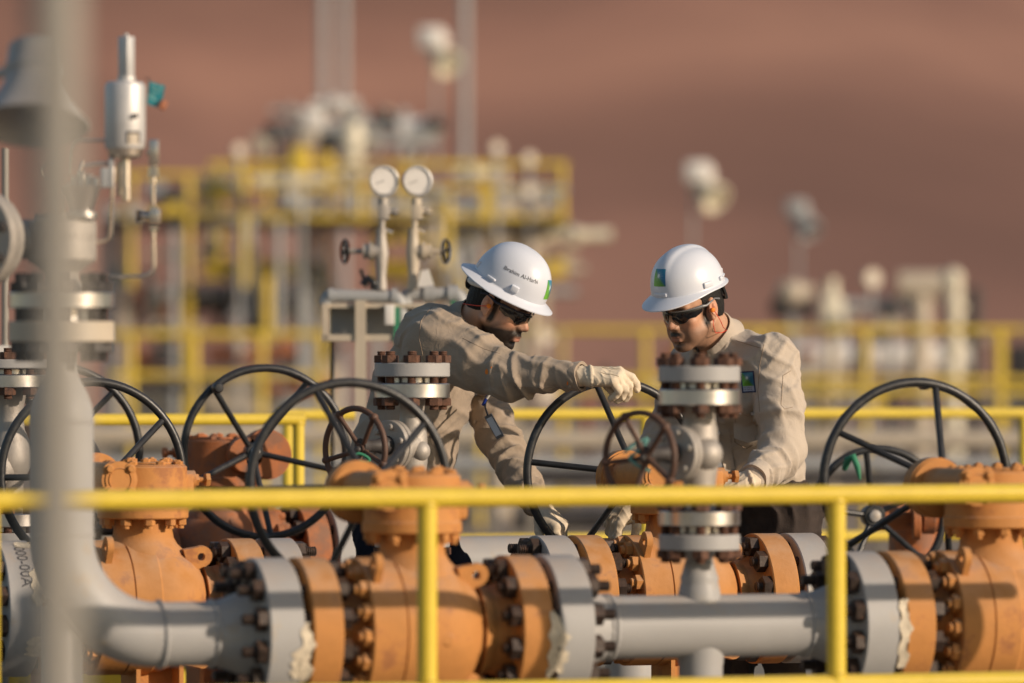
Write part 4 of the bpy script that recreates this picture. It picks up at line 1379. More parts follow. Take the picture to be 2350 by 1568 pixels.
BG(pf, D0).box(2282, 760, 2308, gy(D0), 0.1, dd=-5).done('column', 'far_yellow')

ac = bthing('valve_actuator', 'yellow actuator box standing on the far platform', 'actuator', 690, 50.5)
BG(ac, 50.5).box(668, 338, 712, 420, 0.3, bev=0.03).done('actuator_body', 'far_yellow')
BG(ac, 50.5).cyl((690, 420), (690, gy(50.5)), 6).done('stem', 'grey_cool')
ac = bthing('valve_actuator', 'narrow yellow actuator right of the larger yellow box', 'actuator', 750, 51.5)
BG(ac, 51.5).box(734, 350, 764, 430, 0.25, bev=0.03).done('actuator_body', 'far_yellow')
BG(ac, 51.5).cyl((750, 420), (750, gy(51.5)), 6).done('stem', 'grey_cool')

mc = bthing('pipe_manifold', 'grey and white manifold piping on top of the far platform', 'pipework', 820, 53)
BG(mc, 53).cyl((610, 305), (655, 300), 17).ball(625, 308, 21).done('end_flange', 'grey_cool')
BG(mc, 53).cyl((650, 298), (1015, 292), 16).done('header', 'grey_cool')
BG(mc, 53).ball(718, 272, 26, 0.9).box(690, 250, 745, 300, 0.3, bev=0.04).done('valve_bonnet', 'white')
BG(mc, 53).cyl((812, 280), (806, 372), 24, r2=28).ball(808, 330, 34, 1.2).done('strainer', 'cream')
BG(mc, 53).cyl((915, 300), (1008, 296), 27).ball(955, 300, 32, 0.8).done('white_valve', 'white')
BG(mc, 53).box(850, 318, 1000, 336, 0.3).done('pipe_cradle', 'grey_cool')
BG(mc, 53).cyl((860, 262), (905, 285), 18).ball(880, 275, 22).done('dark_valve', 'dark')
for x in (700, 810, 955): BG(mc, 53).cyl((x, 300), (x, 505), 9).done('riser', 'grey_cool')
for x in (700, 955): BG(mc, 53).cyl((x, 505), (x, gy(53)), 9).done('riser', 'grey_cool')

for x, y, r, lab in ((548, 345, 14, 'pale gauge disc standing in for a glint on the left end of the far platform'), (1213, 365, 14, 'upper pale gauge disc standing in for a glint at the right end of the far platform'), (1213, 440, 14, 'lower pale gauge disc standing in for a glint at the right end of the far platform'), (1139, 340, 14, 'pale gauge disc standing in for a glint beside the far mast foot')):
    rt = bthing('far_disc', lab, 'gauge', x, 50, 'round gauges of the far platform')
    BG(rt, 50).cyl((x, y), (x, gy(50)), 5).done('stem', 'grey')
    f = BG(rt, 50); f.b.lathe([(0, -0.03), (r * f.s, -0.03), (r * f.s, 0.03), (0, 0.03)], TM(f.p(x, y), Vector((0.45, -0.85, 0.1))), 28); f.done('dial', 'beige')  # pale disc stands in for a specular glint blurred to a circle

# dark equipment under the platform
eq = bthing('dark_skid', 'dark machinery skid under the far platform at left', 'machinery', 500, 56)
BG(eq, 56).cyl((280, 690), (770, 680), 34, 24).done('vessel', 'dark')
BG(eq, 56).box(280, 655, 400, 745, 0.9, bev=0.05).done('motor_housing', 'terracotta')
BG(eq, 56).box(560, 640, 640, 745, 0.9, bev=0.05).done('gear_housing', 'dark')
BG(eq, 56).cyl((700, 640), (700, 760), 26).done('pump_casing', 'dark')
BG(eq, 56).box(285, 800, 350, 842, 0.5, bev=0.03).done('lower_casing', 'terracotta'); BG(eq, 56).box(480, 795, 640, 835, 0.5, bev=0.03).done('lower_casing', 'terracotta')
BG(eq, 56).box(360, 795, 400, 840, 0.5).done('control_box', 'dark'); BG(eq, 56).box(650, 800, 720, 840, 0.5).done('control_box', 'dark')
BG(eq, 56).box(270, 845, 780, gy(56), 1.4).done('skid_base', 'beige')
eq = bthing('dark_valve_cluster', 'cluster of dark valves on the left part of the far platform', 'valves', 390, 51)
BG(eq, 51).ball(398, 465, 30, 1.3).box(378, 430, 425, 505, 0.3, bev=0.03).done('valve_body', 'dark')
BG(eq, 51).ball(480, 470, 28, 0.8).cyl((450, 500), (620, 496), 14).done('grey_valve', 'beige')
BG(eq, 51).ball(660, 460, 26, 1).cyl((640, 505), (640, gy(51)), 10).cyl((400, 505), (400, gy(51)), 9).done('support', 'grey_cool')
eq = bthing('pipe_bundle', 'grey upright pipes at the right end of the far platform', 'pipework', 1130, 53.5)
for x, y0, r, m in ((1090, 470, 15, 'grey_cool'), (1150, 380, 13, 'beige'), (1210, 520, 16, 'beige'), (1040, 520, 14, 'grey_cool'), (960, 420, 13, 'grey')):
    BG(eq, 53.5).cyl((x, y0), (x, gy(53.5)), r).ball(x, y0, r * 1.6, 0.8).done('upright_pipe', m)
BG(eq, 53.5).cyl((1030, 545), (1260, 540), 16).done('cross_pipe', 'beige')
BG(eq, 53.5).cyl((1020, 470), (1290, 468), 10).done('cross_pipe', 'grey_cool')

# right hand far equipment
wp = bthing('white_pipeline', 'thick white horizontal pipe behind the right hand guardrail', 'pipe', 2030, 55)
BG(wp, 55).cyl((1815, 820), (2225, 820), 34, 28).done('pipe', 'white')
BG(wp, 55).cyl((1975, 820), (1992, 820), 46, 28).done('pipe_flange', 'terracotta')
BG(wp, 55).cyl((2108, 820), (2120, 820), 44, 28).done('pipe_flange', 'beige')
for x in (1860, 2170): BG(wp, 55).box(x - 14, 850, x + 14, gy(55), 0.4).done('pipe_support', 'beige')
tw = bthing('tee_column', 'grey tee shaped column right of the small floodlight', 'column', 2112, 54)
BG(tw, 54).cyl((2112, 660), (2112, gy(54)), 24, 24).done('column_shaft', 'beige')
BG(tw, 54).cyl((2062, 655), (2165, 655), 32, 24).done('cross_head', 'beige')
cv = bthing('cream_stack', 'bright cream upright pipe at the right of the far plant', 'pipe', 2190, 53)
BG(cv, 53).cyl((2190, 655), (2190, gy(53)), 18, 24).ball(2186, 640, 24).done('stack', 'cream')
BG(cv, 53).cyl((2190, 790), (2190, 805), 30).done('collar', 'cream'); BG(cv, 53).cyl((2190, 700), (2190, 715), 27).done('collar', 'cream')
cb_ = bthing('cream_cabinet', 'cream upright cabinet behind the guardrail beside the grey valve', 'cabinet', 1905, 52)
BG(cb_, 52).box(1882, 678, 1934, 765, 0.3, bev=0.04).cyl((1908, 640), (1908, 680), 14).done('cabinet_body', 'cream')
BG(cb_, 52).cyl((1908, 765), (1908, gy(52)), 12).done('pedestal', 'beige')
gv = bthing('far_grey_valve', 'grey valve with a dark blue underside left of the cream cabinet', 'valve', 1815, 53)
BG(gv, 53).ball(1815, 672, 36, 0.8).cyl((1790, 665), (1870, 672), 18).done('valve_body', 'beige')
BG(gv, 53).ball(1795, 705, 30, 0.9).cyl((1830, 712), (1870, 712), 20).done('actuator', 'dark')
BG(gv, 53).cyl((1815, 700), (1815, gy(53)), 10).done('stem', 'grey_cool')
gv = bthing('far_dark_valve', 'dark valve left of the tee shaped column', 'valve', 2040, 54)
BG(gv, 54).ball(2045, 712, 24, 1.4).box(2028, 690, 2066, 745, 0.3, bev=0.03).done('valve_body', 'dark')
BG(gv, 54).cyl((2045, 740), (2045, gy(54)), 9).done('stem', 'grey_cool')
gv = bthing('far_dark_valve', 'dark upright pipe right of the bright cream pipe', 'pipe', 2235, 55)
BG(gv, 55).cyl((2235, 660), (2235, gy(55)), 16).done('shaft', 'dark')
for x, y in ((2000, 640), (1250, 770), (1255, 905)):
    rt = bthing('far_disc', {2000: 'faint round gauge left of the dark far valve', 1250: 'round gauge just right of the reaching man\'s face'}.get(x, 'low round gauge below the reaching man\'s arm'), 'gauge', x, 49, 'round gauges of the far platform')
    BG(rt, 49).cyl((x, y), (x, gy(49)), 4).done('stem', 'grey')
    f = BG(rt, 49); f.b.lathe([(0, -0.03), (20 * f.s, -0.03), (20 * f.s, 0.03), (0, 0.03)], TM(f.p(x, y), Vector((0.45, -0.85, 0.1))), 28); f.done('dial', 'beige')
dk = bthing('dark_cabinet', 'dark cabinet beyond the guardrail at the right edge', 'cabinet', 2335, 60)
BG(dk, 60).box(2318, 790, 2420, 900, 1.0, bev=0.05).done('cabinet_body', 'dark')
BG(dk, 60).box(2330, 900, 2400, gy(60), 0.8).done('plinth', 'concrete')

# low pipe runs between the plants
for (x0, x1, y, r, d, m, lab) in ((1280, 2450, 900, 9, 44, 'far_yellow', 'low yellow pipe run right of the workers'),
                                  (200, 1100, 1000, 22, 42, 'beige', 'low tan pipe run behind the left valves'),
                                  (1150, 2500, 1010, 20, 41, 'beige', 'low tan pipe run behind the workers'),
                                  (200, 2500, 1065, 14, 38, 'grey_cool', 'long low grey pipe crossing the yard'),
                                  (1700, 2500, 1098, 13, 36, 'dark', 'low dark strip standing in for a shaded gap at the right of the yard'),  # dark cylinder added in place of the shaded gap below the pipe runs
                                  (1180, 1480, 1095, 16, 36, 'dark', 'short dark pipe low between the two workers'),
                                  (1180, 1760, 1190, 24, 37, 'dark', 'dark pipe lying low behind the gloves')):
    rt = bthing('low_pipe', lab, 'pipe', (x0 + x1) / 2, d, 'low pipe runs in the yard')
    BG(rt, d).cyl((x0, y), (x1, y), r, 20).done('pipe', m)
    n = max(2, int((x1 - x0) / 350))
    for k in range(n):
        x = lerp(x0 + 40, x1 - 40, k / (n - 1.0))
        if y + r < gy(d): BG(rt, d).box(x - 12, y + r - 4, x + 12, gy(d), 0.3).done('pipe_sleeper', 'concrete')

# small pipework that fills the far platform
def clutter(root, d, x0, x1, y0, y1, n, seed, mats, vert=0.5, yb=None):
    rr = random.Random(seed)
    for i in range(n):
        x = rr.uniform(x0, x1); y = rr.uniform(y0, y1); m = rr.choice(mats); dd = rr.uniform(-2.5, 3.0)
        f = BG(root, d)
        t = rr.random()
        if t < vert:
            h = rr.uniform(60, 190)
            f.cyl((x, y), (x, min(y + h, gy(d) - 2)), rr.uniform(4, 13), 12, dd=dd); f.ball(x, y, rr.uniform(9, 20), 0.8, dd=dd, n=12)
            f.done('upright_pipe', m)
        elif t < vert + 0.3:
            w = rr.uniform(50, 190)
            f.cyl((x, y), (x + w, y + rr.uniform(-6, 6)), rr.uniform(5, 15), 12, dd=dd)
            f.cyl((x + w * 0.5 - 7, y), (x + w * 0.5 + 7, y), rr.uniform(14, 24), 14, dd=dd)
            f.done('cross_pipe', m)
        else:
            w = rr.uniform(18, 55); h = rr.uniform(20, 60)
            f.box(x, y, x + w, y + h, 0.3, dd=dd, bev=0.03).done('valve_box', m)


clutter(mc, 53, 560, 1010, 235, 330, 16, 3, ['grey_cool', 'white', 'beige', 'cream', 'dark', 'grey'], 0.35)
clutter(pf, 52, 255, 760, 400, 520, 22, 5, ['grey_cool', 'beige', 'dark', 'grey', 'far_yellow', 'cream', 'terracotta'], 0.4)
clutter(pf, 52, 760, 1290, 380, 560, 24, 6, ['grey_cool', 'beige', 'grey', 'beige', 'far_yellow', 'cream'], 0.6)
clutter(eq, 53.5, 900, 1290, 560, 720, 16, 7, ['grey_cool', 'beige', 'grey', 'far_yellow', 'beige'], 0.6)
clutter(pf, 52, 255, 760, 560, 760, 26, 8, ['dark', 'dark', 'terracotta', 'grey_cool', 'beige', 'far_yellow', 'dark'], 0.45)
clutter(pf, 52, 260, 760, 770, 900, 20, 9, ['dark', 'terracotta', 'beige', 'grey_cool', 'dark', 'orange_dull'], 0.4)
clutter(wp, 54, 1260, 1800, 790, 930, 14, 10, ['grey_cool', 'beige', 'terracotta', 'dark', 'beige'], 0.4)
clutter(wp, 54, 1800, 2250, 700, 770, 7, 11, ['grey_cool', 'beige', 'beige', 'dark'], 0.1)
clutter(wp, 54, 1800, 2330, 860, 940, 16, 12, ['beige', 'far_yellow', 'dark', 'grey_cool'], 0.2)

# ---------------------------------------------------------------- figures: distance fields meshed by surface nets
F32 = np.float32


def axis_grid(lo, hi, step, fine=None, fstep=None):
    out = [lo]; x = lo
    while x < hi:
        h = step
        if fine is not None:
            for a, c in fine:
                if a - 0.02 <= x <= c: h = fstep
        x += h; out.append(x)
    return np.array(out, F32)


class SDF:
    def __init__(s, xs, ys, zs):
        s.x, s.y, s.z = xs, ys, zs
        s.f = np.full((len(xs), len(ys), len(zs)), 1.0, F32)

    def sub(s, lo, hi):
        r = []
        for ax, a, c in zip((s.x, s.y, s.z), lo, hi):
            i0 = max(0, int(np.searchsorted(ax, a)) - 1); i1 = min(len(ax), int(np.searchsorted(ax, c)) + 1)
            if i1 - i0 < 2: return None
            r.append(slice(i0, i1))
        return tuple(r)

    def coords(s, sl):
        return s.x[sl[0]][:, None, None], s.y[sl[1]][None, :, None], s.z[sl[2]][None, None, :]

    def put(s, sl, d, k, mode):
        g = s.f[sl]
        if mode == 'add':
            if k <= 0: s.f[sl] = np.minimum(g, d)
            else:
                h = np.maximum(k - np.abs(g - d), 0) / k
                s.f[sl] = np.minimum(g, d) - h * h * k * 0.25
        else:
            d = -d
            if k <= 0: s.f[sl] = np.maximum(g, d)
            else:
                h = np.maximum(k - np.abs(g - d), 0) / k
                s.f[sl] = np.maximum(g, d) + h * h * k * 0.25

    def cap(s, a, b, ra, rb=None, k=0.02, mode='add', flat=None, fold=None, m=0.05):
        """tapered capsule; flat = (direction, factor): radius scaled by factor along direction; fold = cloth folds"""
        a = Vector(a); b = Vector(b); rb = ra if rb is None else rb
        R = max(ra, rb) + m + (0.02 if fold else 0)
        lo = [min(a[i], b[i]) - R for i in range(3)]; hi = [max(a[i], b[i]) + R for i in range(3)]
        sl = s.sub(lo, hi)
        if sl is None: return s
        X, Y, Z = s.coords(sl)
        ab = b - a; L2 = max(ab.length_squared, 1e-9)
        t = np.clip(((X - a.x) * ab.x + (Y - a.y) * ab.y + (Z - a.z) * ab.z) / L2, 0, 1)
        qx = X - a.x - t * ab.x; qy = Y - a.y - t * ab.y; qz = Z - a.z - t * ab.z
        if flat:
            n = Vector(flat[0]).normalized(); fs = 1.0 / flat[1] - 1.0
            dn = (qx * n.x + qy * n.y + qz * n.z) * fs
            qx = qx + dn * n.x; qy = qy + dn * n.y; qz = qz + dn * n.z
        d = np.sqrt(qx * qx + qy * qy + qz * qz) - (ra + t * (rb - ra))
        if fold:
            amp, fr, tw, ph = fold[:4]
            t0 = fold[4] if len(fold) > 4 else 0.0; t1 = fold[5] if len(fold) > 5 else 1.0
            F = frame(ab)
            ux, uy = F.col[0], F.col[1]
            ang = np.arctan2(qx * ux.x + qy * ux.y + qz * ux.z, qx * uy.x + qy * uy.y + qz * uy.z)
            w = t * fr * math.sqrt(L2) * 2 * PI + tw * np.sin(ang + ph) + 0.7 * np.sin(2 * ang + ph * 2 + 5 * t) + ph
            rg = (0.5 + 0.5 * np.cos(w)) ** 3.2 * 2.2 - 0.6
            env = np.clip((t - t0) / 0.15, 0, 1) * np.clip((t1 - t) / 0.15, 0, 1) * (0.55 + 0.45 * np.sin(ang * 1.0 + ph * 3 + t * 4))
            d = d - amp * rg * env
        s.put(sl, d.astype(F32), k, mode)
        return s

    def chain(s, pts, k=0.02, **kw):
        for (a, ra), (b, rb) in zip(pts[:-1], pts[1:]): s.cap(a, b, ra, rb, k=k, **kw)
        return s

    def ell(s, c, r, R=None, k=0.02, mode='add', m=0.05):
        """ellipsoid; R = 3x3 rotation whose columns are its axes"""
        c = Vector(c); Rm = max(r) + m
        sl = s.sub([c[i] - Rm for i in range(3)], [c[i] + Rm for i in range(3)])
        if sl is None: return s
        X, Y, Z = s.coords(sl)
        X = X - c.x; Y = Y - c.y; Z = Z - c.z
        if R is None: R = Matrix.Identity(3)
        lx = X * R.col[0].x + Y * R.col[0].y + Z * R.col[0].z
        ly = X * R.col[1].x + Y * R.col[1].y + Z * R.col[1].z
        lz = X * R.col[2].x + Y * R.col[2].y + Z * R.col[2].z
        k0 = np.sqrt((lx / r[0]) ** 2 + (ly / r[1]) ** 2 + (lz / r[2]) ** 2)
        k1 = np.sqrt((lx / r[0] ** 2) ** 2 + (ly / r[1] ** 2) ** 2 + (lz / r[2] ** 2) ** 2) + 1e-6
        s.put(sl, (k0 * (k0 - 1) / k1).astype(F32), k, mode)
        return s

    def wrinkle(s, amp, dirs):
        """ridged folds over everything: list of (direction, wavelength, phase, weight)"""
        X, Y, Z = s.coords((slice(None),) * 3)
        tot = 0
        for d, wl, ph, w in dirs:
            d = Vector(d).normalized(); e = d.orthogonal().normalized(); g = d.cross(e)
            warp = 0.9 * np.sin((X * e.x + Y * e.y + Z * e.z) * (2 * PI / (wl * 3.1)) + ph * 2) + 0.6 * np.sin((X * g.x + Y * g.y + Z * g.z) * (2 * PI / (wl * 2.3)) + ph)
            q = (X * d.x + Y * d.y + Z * d.z) * (2 * PI / wl) + warp * 1.4 + ph
            env = 0.5 + 0.5 * np.sin((X * e.x + Y * e.y + Z * e.z) * (2 * PI / (wl * 4.7)) + ph * 5)
            tot = tot + w * env * ((0.5 + 0.5 * np.cos(q)) ** 4 * 2.4 - 0.6)
        s.f -= (amp * tot).astype(F32)
        return s

    def mesh(s):
        f = s.f; nx, ny, nz = f.shape
        ins = f < 0
        cnt = np.zeros((nx - 1, ny - 1, nz - 1), np.int8)
        for i in (0, 1):
            for j in (0, 1):
                for k in (0, 1):
                    cnt += ins[i:nx - 1 + i, j:ny - 1 + j, k:nz - 1 + k]
        act = (cnt > 0) & (cnt < 8)
        I, J, K = np.nonzero(act)
        idx = np.full(act.shape, -1, np.int64); idx[I, J, K] = np.arange(len(I))
        pos = np.zeros((len(I), 3)); num = np.zeros(len(I))
        ax = (s.x, s.y, s.z)
        corner = [(i, j, k) for i in (0, 1) for j in (0, 1) for k in (0, 1)]
        val = {c: f[I + c[0], J + c[1], K + c[2]] for c in corner}
        for c in corner:
            for a in range(3):
                if c[a] == 0:
                    e = list(c); e[a] = 1; e = tuple(e)
                    v0, v1 = val[c], val[e]
                    cr = (v0 < 0) != (v1 < 0)
                    t = np.where(cr, v0 / np.where(cr, v0 - v1, 1), 0)
                    base = [I + c[0], J + c[1], K + c[2]]
                    for q in range(3):
                        p0 = ax[q][base[q]]
                        if q == a: p0 = p0 + t * (ax[q][base[q] + 1] - p0)
                        pos[:, q] += np.where(cr, p0, 0)
                    num += cr
        pos /= num[:, None]
        quads = []
        for a in range(3):
            sl0 = [slice(1, -1)] * 3; sl1 = [slice(1, -1)] * 3
            sl0[a] = slice(0, -1); sl1[a] = slice(1, None)
            A = ins[tuple(sl0)]; B = ins[tuple(sl1)]
            for flip, msk in ((0, A & ~B), (1, ~A & B)):
                q = np.array(np.nonzero(msk)).T
                if not len(q): continue
                off = np.array([1, 1, 1]); off[a] = 0
                q = q + off
                u, v = (a + 1) % 3, (a + 2) % 3
                def cell(du, dv):
                    r = q.copy(); r[:, u] -= du; r[:, v] -= dv
                    return idx[r[:, 0], r[:, 1], r[:, 2]]
                Q = np.stack([cell(1, 1), cell(0, 1), cell(0, 0), cell(1, 0)], 1)
                if flip: Q = Q[:, ::-1]
                quads.append(Q)
        Q = np.concatenate(quads)
        Q = Q[(Q >= 0).all(1)]
        return pos, Q


def sdf_object(name, sdf, m, parent, color=None, relax=1):
    pos, Q = sdf.mesh()
    # light smoothing against stair steps
    if relax:
        e = np.concatenate([Q[:, [0, 1]], Q[:, [1, 2]], Q[:, [2, 3]], Q[:, [3, 0]]])
        for _ in range(relax):
            acc = np.zeros_like(pos); n = np.zeros(len(pos))
            for q in range(3):
                acc[:, q] = np.bincount(e[:, 0], pos[e[:, 1], q], len(pos)) + np.bincount(e[:, 1], pos[e[:, 0], q], len(pos))
            n = np.bincount(e[:, 0], minlength=len(pos)) + np.bincount(e[:, 1], minlength=len(pos))
            pos = pos * 0.5 + 0.5 * acc / np.maximum(n, 1)[:, None]
    world = pos.copy()
    inv = np.array(wmat(parent).inverted())
    loc = pos @ inv[:3, :3].T + inv[:3, 3]
    me = bpy.data.meshes.new(name)
    me.vertices.add(len(loc)); me.vertices.foreach_set('co', loc.astype(F32).ravel())
    me.loops.add(len(Q) * 4); me.loops.foreach_set('vertex_index', Q.astype(np.int32).ravel())
    me.polygons.add(len(Q)); me.polygons.foreach_set('loop_start', np.arange(0, len(Q) * 4, 4, dtype=np.int32))
    me.polygons.foreach_set('loop_total', np.full(len(Q), 4, np.int32))
    me.update(calc_edges=True); me.validate()
    me.shade_smooth()
    me.materials.append(M[m] if isinstance(m, str) else m)
    if color is not None:
        c = color(world)
        at = me.color_attributes.new('Col', 'FLOAT_COLOR', 'POINT')
        at.data.foreach_set('color', np.concatenate([c, np.ones((len(c), 1))], 1).astype(F32).ravel())
    o = obj(name, me, parent)
    tri = [tuple(q) for q in Q]
    bvh = BVHTree.FromPolygons([tuple(p) for p in world], tri) if name in ('shirt', 'trousers') else None
    return o, bvh


class Fr:
    """local frame: x to the wearer's left, y forward, z up"""
    def __init__(s, origin, yaw, pitch, roll=0.0, sc=1.0):
        # yaw: heading of the face in the camera frame, 0 = away from camera, -90 = picture left, 90 = picture right, 180 = to the camera
        a = math.radians(yaw)
        fh = RV * math.sin(a) + FV * math.cos(a)
        left = ZV.cross(fh)
        q = Matrix.Rotation(math.radians(pitch), 3, left)      # positive pitch looks down
        f = q @ fh; u = q @ ZV
        q = Matrix.Rotation(math.radians(roll), 3, f)
        s.l, s.f, s.u = q @ left, f, q @ u
        s.o = Vector(origin); s.s = sc

    def __call__(s, x, y, z): return s.o + (s.l * x + s.f * y + s.u * z) * s.s

    def R(s): return Matrix((s.l, s.f, s.u)).transposed()

    def local(s, w):
        d = (w - np.array(s.o)) / s.s
        return np.stack([d @ np.array(s.l), d @ np.array(s.f), d @ np.array(s.u)], 1)

    def M4(s):
        m = s.R().to_4x4(); m = Matrix.Translation(s.o) @ m @ Matrix.Scale(s.s, 4)
        return m


def head_sdf(S, h):
    s = h.s; R = h.R()
    E = lambda c, r, **k: S.ell(h(*c), [q * s for q in r], R, **k)
    C = lambda a, b, ra, rb=None, **k: S.cap(h(*a), h(*b), ra * s, None if rb is None else rb * s, **k)
    E((0, -0.012, 0.04), (0.074, 0.094, 0.088), k=0.0)
    E((0, 0.030, -0.03), (0.056, 0.060, 0.080), k=0.03)
    E((0, 0.045, 0.035), (0.060, 0.050, 0.052), k=0.02)
    for q in (-1, 1):
        C((q * 0.056, 0.0, -0.052), (q * 0.020, 0.072, -0.098), 0.017, 0.016, k=0.03)
        E((q * 0.043, 0.063, -0.022), (0.021, 0.020, 0.017), k=0.02)
        E((q * 0.036, 0.060, -0.062), (0.022, 0.024, 0.026), k=0.03)
        C((q * 0.012, 0.088, 0.024), (q * 0.042, 0.074, 0.022), 0.010, k=0.015)
    E((0, 0.083, -0.103), (0.020, 0.015, 0.014), k=0.02)
    for q in (-1, 1): E((q * 0.031, 0.096, 0.004), (0.016, 0.016, 0.012), k=0.012, mode='cut')
    for q in (-1, 1): E((q * 0.031, 0.077, 0.003), (0.0125, 0.0125, 0.0125), k=0.002)
    # nose
    C((0, 0.080, 0.014), (0, 0.092, -0.030), 0.012, 0.016, k=0.014)
    C((0, 0.090, 0.010), (0, 0.109, -0.027), 0.0065, 0.0085, k=0.012)
    E((0, 0.111, -0.030), (0.0100, 0.0088, 0.0082), k=0.010)
    for q in (-1, 1): E((q * 0.0125, 0.099, -0.035), (0.0072, 0.011, 0.0070), k=0.009)
    for q in (-1, 1): E((q * 0.007, 0.102, -0.0435), (0.0035, 0.005, 0.003), k=0.002, mode='cut')
    # mouth
    E((0, 0.087, -0.064), (0.027, 0.018, 0.022), k=0.014)
    C((-0.018, 0.093, -0.0635), (0.018, 0.093, -0.0635), 0.0042, k=0.004)
    C((-0.010, 0.101, -0.0620), (0.010, 0.101, -0.0620), 0.0052, k=0.004)
    C((-0.014, 0.0975, -0.0750), (0.014, 0.0975, -0.0750), 0.0062, k=0.004)
    C((-0.020, 0.106, -0.0684), (0.020, 0.106, -0.0684), 0.0036, k=0.002, mode='cut')
    E((0, 0.094, -0.086), (0.016, 0.008, 0.005), k=0.008, mode='cut')
    # ears
    for q in (-1, 1):
        c = (q * 0.078, -0.006, -0.004)
        E(c, (0.0085, 0.0185, 0.032), k=0.010)
        E((q * 0.0855, -0.003, 0.002), (0.006, 0.0115, 0.021), k=0.004, mode='cut')
        E((q * 0.0815, -0.007, 0.000), (0.006, 0.0075, 0.012), k=0.004)
        E((q * 0.087, 0.002, -0.003), (0.005, 0.006, 0.006), k=0.003, mode='cut')
        E((q * 0.079, 0.002, -0.032), (0.006, 0.008, 0.009), k=0.006)


def skin_color(h, base, beard, seed=1, tone=1.0):
    def f(w):
        p = h.local(w); x, y, z = p[:, 0], p[:, 1], p[:, 2]
        ax = np.abs(x)
        col = np.tile(np.array(base), (len(p), 1)) * tone
        def sm(v, a, b): return np.clip((v - a) / (b - a), 0, 1)
        # redder cheeks, nose and ears
        ch = np.exp(-((ax - 0.045) ** 2 + (y - 0.07) ** 2 + (z + 0.03) ** 2) / 0.0006) + np.exp(-((ax) ** 2 + (y - 0.115) ** 2 + (z + 0.03) ** 2) / 0.0003) + np.exp(-((ax - 0.08) ** 2 + (y) ** 2 + z ** 2) / 0.0008)
        col = col * (1 + np.outer(np.clip(ch, 0, 1), [0.14, -0.04, -0.08]))
        rng = np.sin(x * 910 + y * 730) * np.sin(z * 870 + x * 410) * 0.5 + 0.5
        # beard along the jaw and chin, moustache, soul patch
        jaw = sm(-0.043 - z + (y - 0.02) * 0.30, 0.0, 0.030) * sm(y, -0.025, 0.0) * (1 - sm(-z, 0.125, 0.15))
        ear = sm(ax, 0.0700, 0.0745)
        side = sm(y, 0.006, 0.012) * (1 - sm(y, 0.022, 0.034)) * sm(ax, 0.05, 0.06) * sm(0.03 - z, 0, 0.02) * (1 - ear) * sm(z, -0.075, -0.045)
        jaw = jaw * (1 - ear)
        chin = np.exp(-((ax / 0.020) ** 2 + ((z + 0.102) / 0.018) ** 2)) * sm(y, 0.05, 0.07)
        mou = np.exp(-((ax / 0.032) ** 4 + ((z + 0.0545 + ax * 0.25) / 0.0100) ** 4)) * sm(y, 0.055, 0.068)
        soul = np.exp(-((ax / 0.007) ** 2 + ((z + 0.086) / 0.007) ** 2)) * sm(y, 0.07, 0.08)
        if beard > 0.5:
            b = np.clip(np.maximum(jaw * 0.93, side * 0.9), 0, 1); b = np.maximum(b, chin * 0.97)
        else:
            b = np.clip(np.maximum(jaw * 0.42, side * 0.85), 0, 1); b = np.maximum(b, chin * 0.8)
        b = np.maximum(b, np.maximum(mou * (0.95 if beard <= 0.5 else 0.8), soul * 0.95)) * (0.90 + 0.10 * rng)
        lip = np.exp(-((ax / 0.018) ** 4 + ((z + 0.0715) / 0.0095) ** 4)) * sm(y, 0.070, 0.080)
        b = np.clip(b * 1.2, 0, 0.99) * (1 - lip)
        brow = np.exp(-(((ax - 0.030) / 0.020) ** 4 + ((z - 0.024 + (ax - 0.03) ** 2 * 8) / 0.005) ** 2)) * sm(y, 0.06, 0.075)
        b = np.maximum(b, brow * 0.9)
        hairline = sm(z, 0.02, 0.03) * sm(-y + 0.01, 0, 0.02) 
        dark = np.array([0.010, 0.007, 0.006])
        col = col * (1 - b[:, None]) + dark * b[:, None]
        lc = np.array([0.36, 0.135, 0.10])
        col = col * (1 - lip[:, None] * 0.75) + lc * lip[:, None] * 0.75
        return col
    return f


def hair_sdf(h, parent, low=-0.055):
    s = h.s; R = h.R(); c = h(0, -0.03, 0.03); e = 0.14 * s
    S = SDF(axis_grid(c.x - e, c.x + e, 0.0035), axis_grid(c.y - e, c.y + e, 0.0035), axis_grid(c.z - e, c.z + e, 0.0035))
    E = lambda c, r, **k: S.ell(h(*c), [q * s for q in r], R, **k)
    E((0, -0.016, 0.042), (0.0775, 0.097, 0.093), k=0.0)
    E((0, -0.045, -0.02), (0.062, 0.062, 0.062), k=0.03)
    X, Y, Z = S.coords((slice(None),) * 3)
    d = [X - h.o.x, Y - h.o.y, Z - h.o.z]
    lx = sum(d[i] * h.l[i] for i in range(3)) / s; ly = sum(d[i] * h.f[i] for i in range(3)) / s; lz = sum(d[i] * h.u[i] for i in range(3)) / s
    # keep behind the hairline: cut the face, the ears and the nape
    cutf = np.maximum(ly - 0.026 - np.maximum(0, lz - 0.03) * 0.8, 0.0 * ly - 1)
    S.f = np.maximum(S.f, (cutf * s).astype(F32))
    S.f = np.maximum(S.f, ((-(lz - low) + np.maximum(0, ly + 0.01) * 0.3) * s).astype(F32))
    for q in (-1, 1):
        E((q * 0.080, -0.006, -0.010), (0.020, 0.0185, 0.036), k=0.004, mode='cut')
    S.f -= (0.0012 * np.sin(lx * 900 + lz * 250) * np.sin(ly * 700 + lz * 300)).astype(F32)
    return sdf_object('hair', S, 'hair', parent, relax=0)[0]


def hand_frame(W, fwd, back):
    f = Vector(fwd).normalized(); n = Vector(back); n = (n - f * n.dot(f)).normalized()
    return f, n, f.cross(n)      # lateral


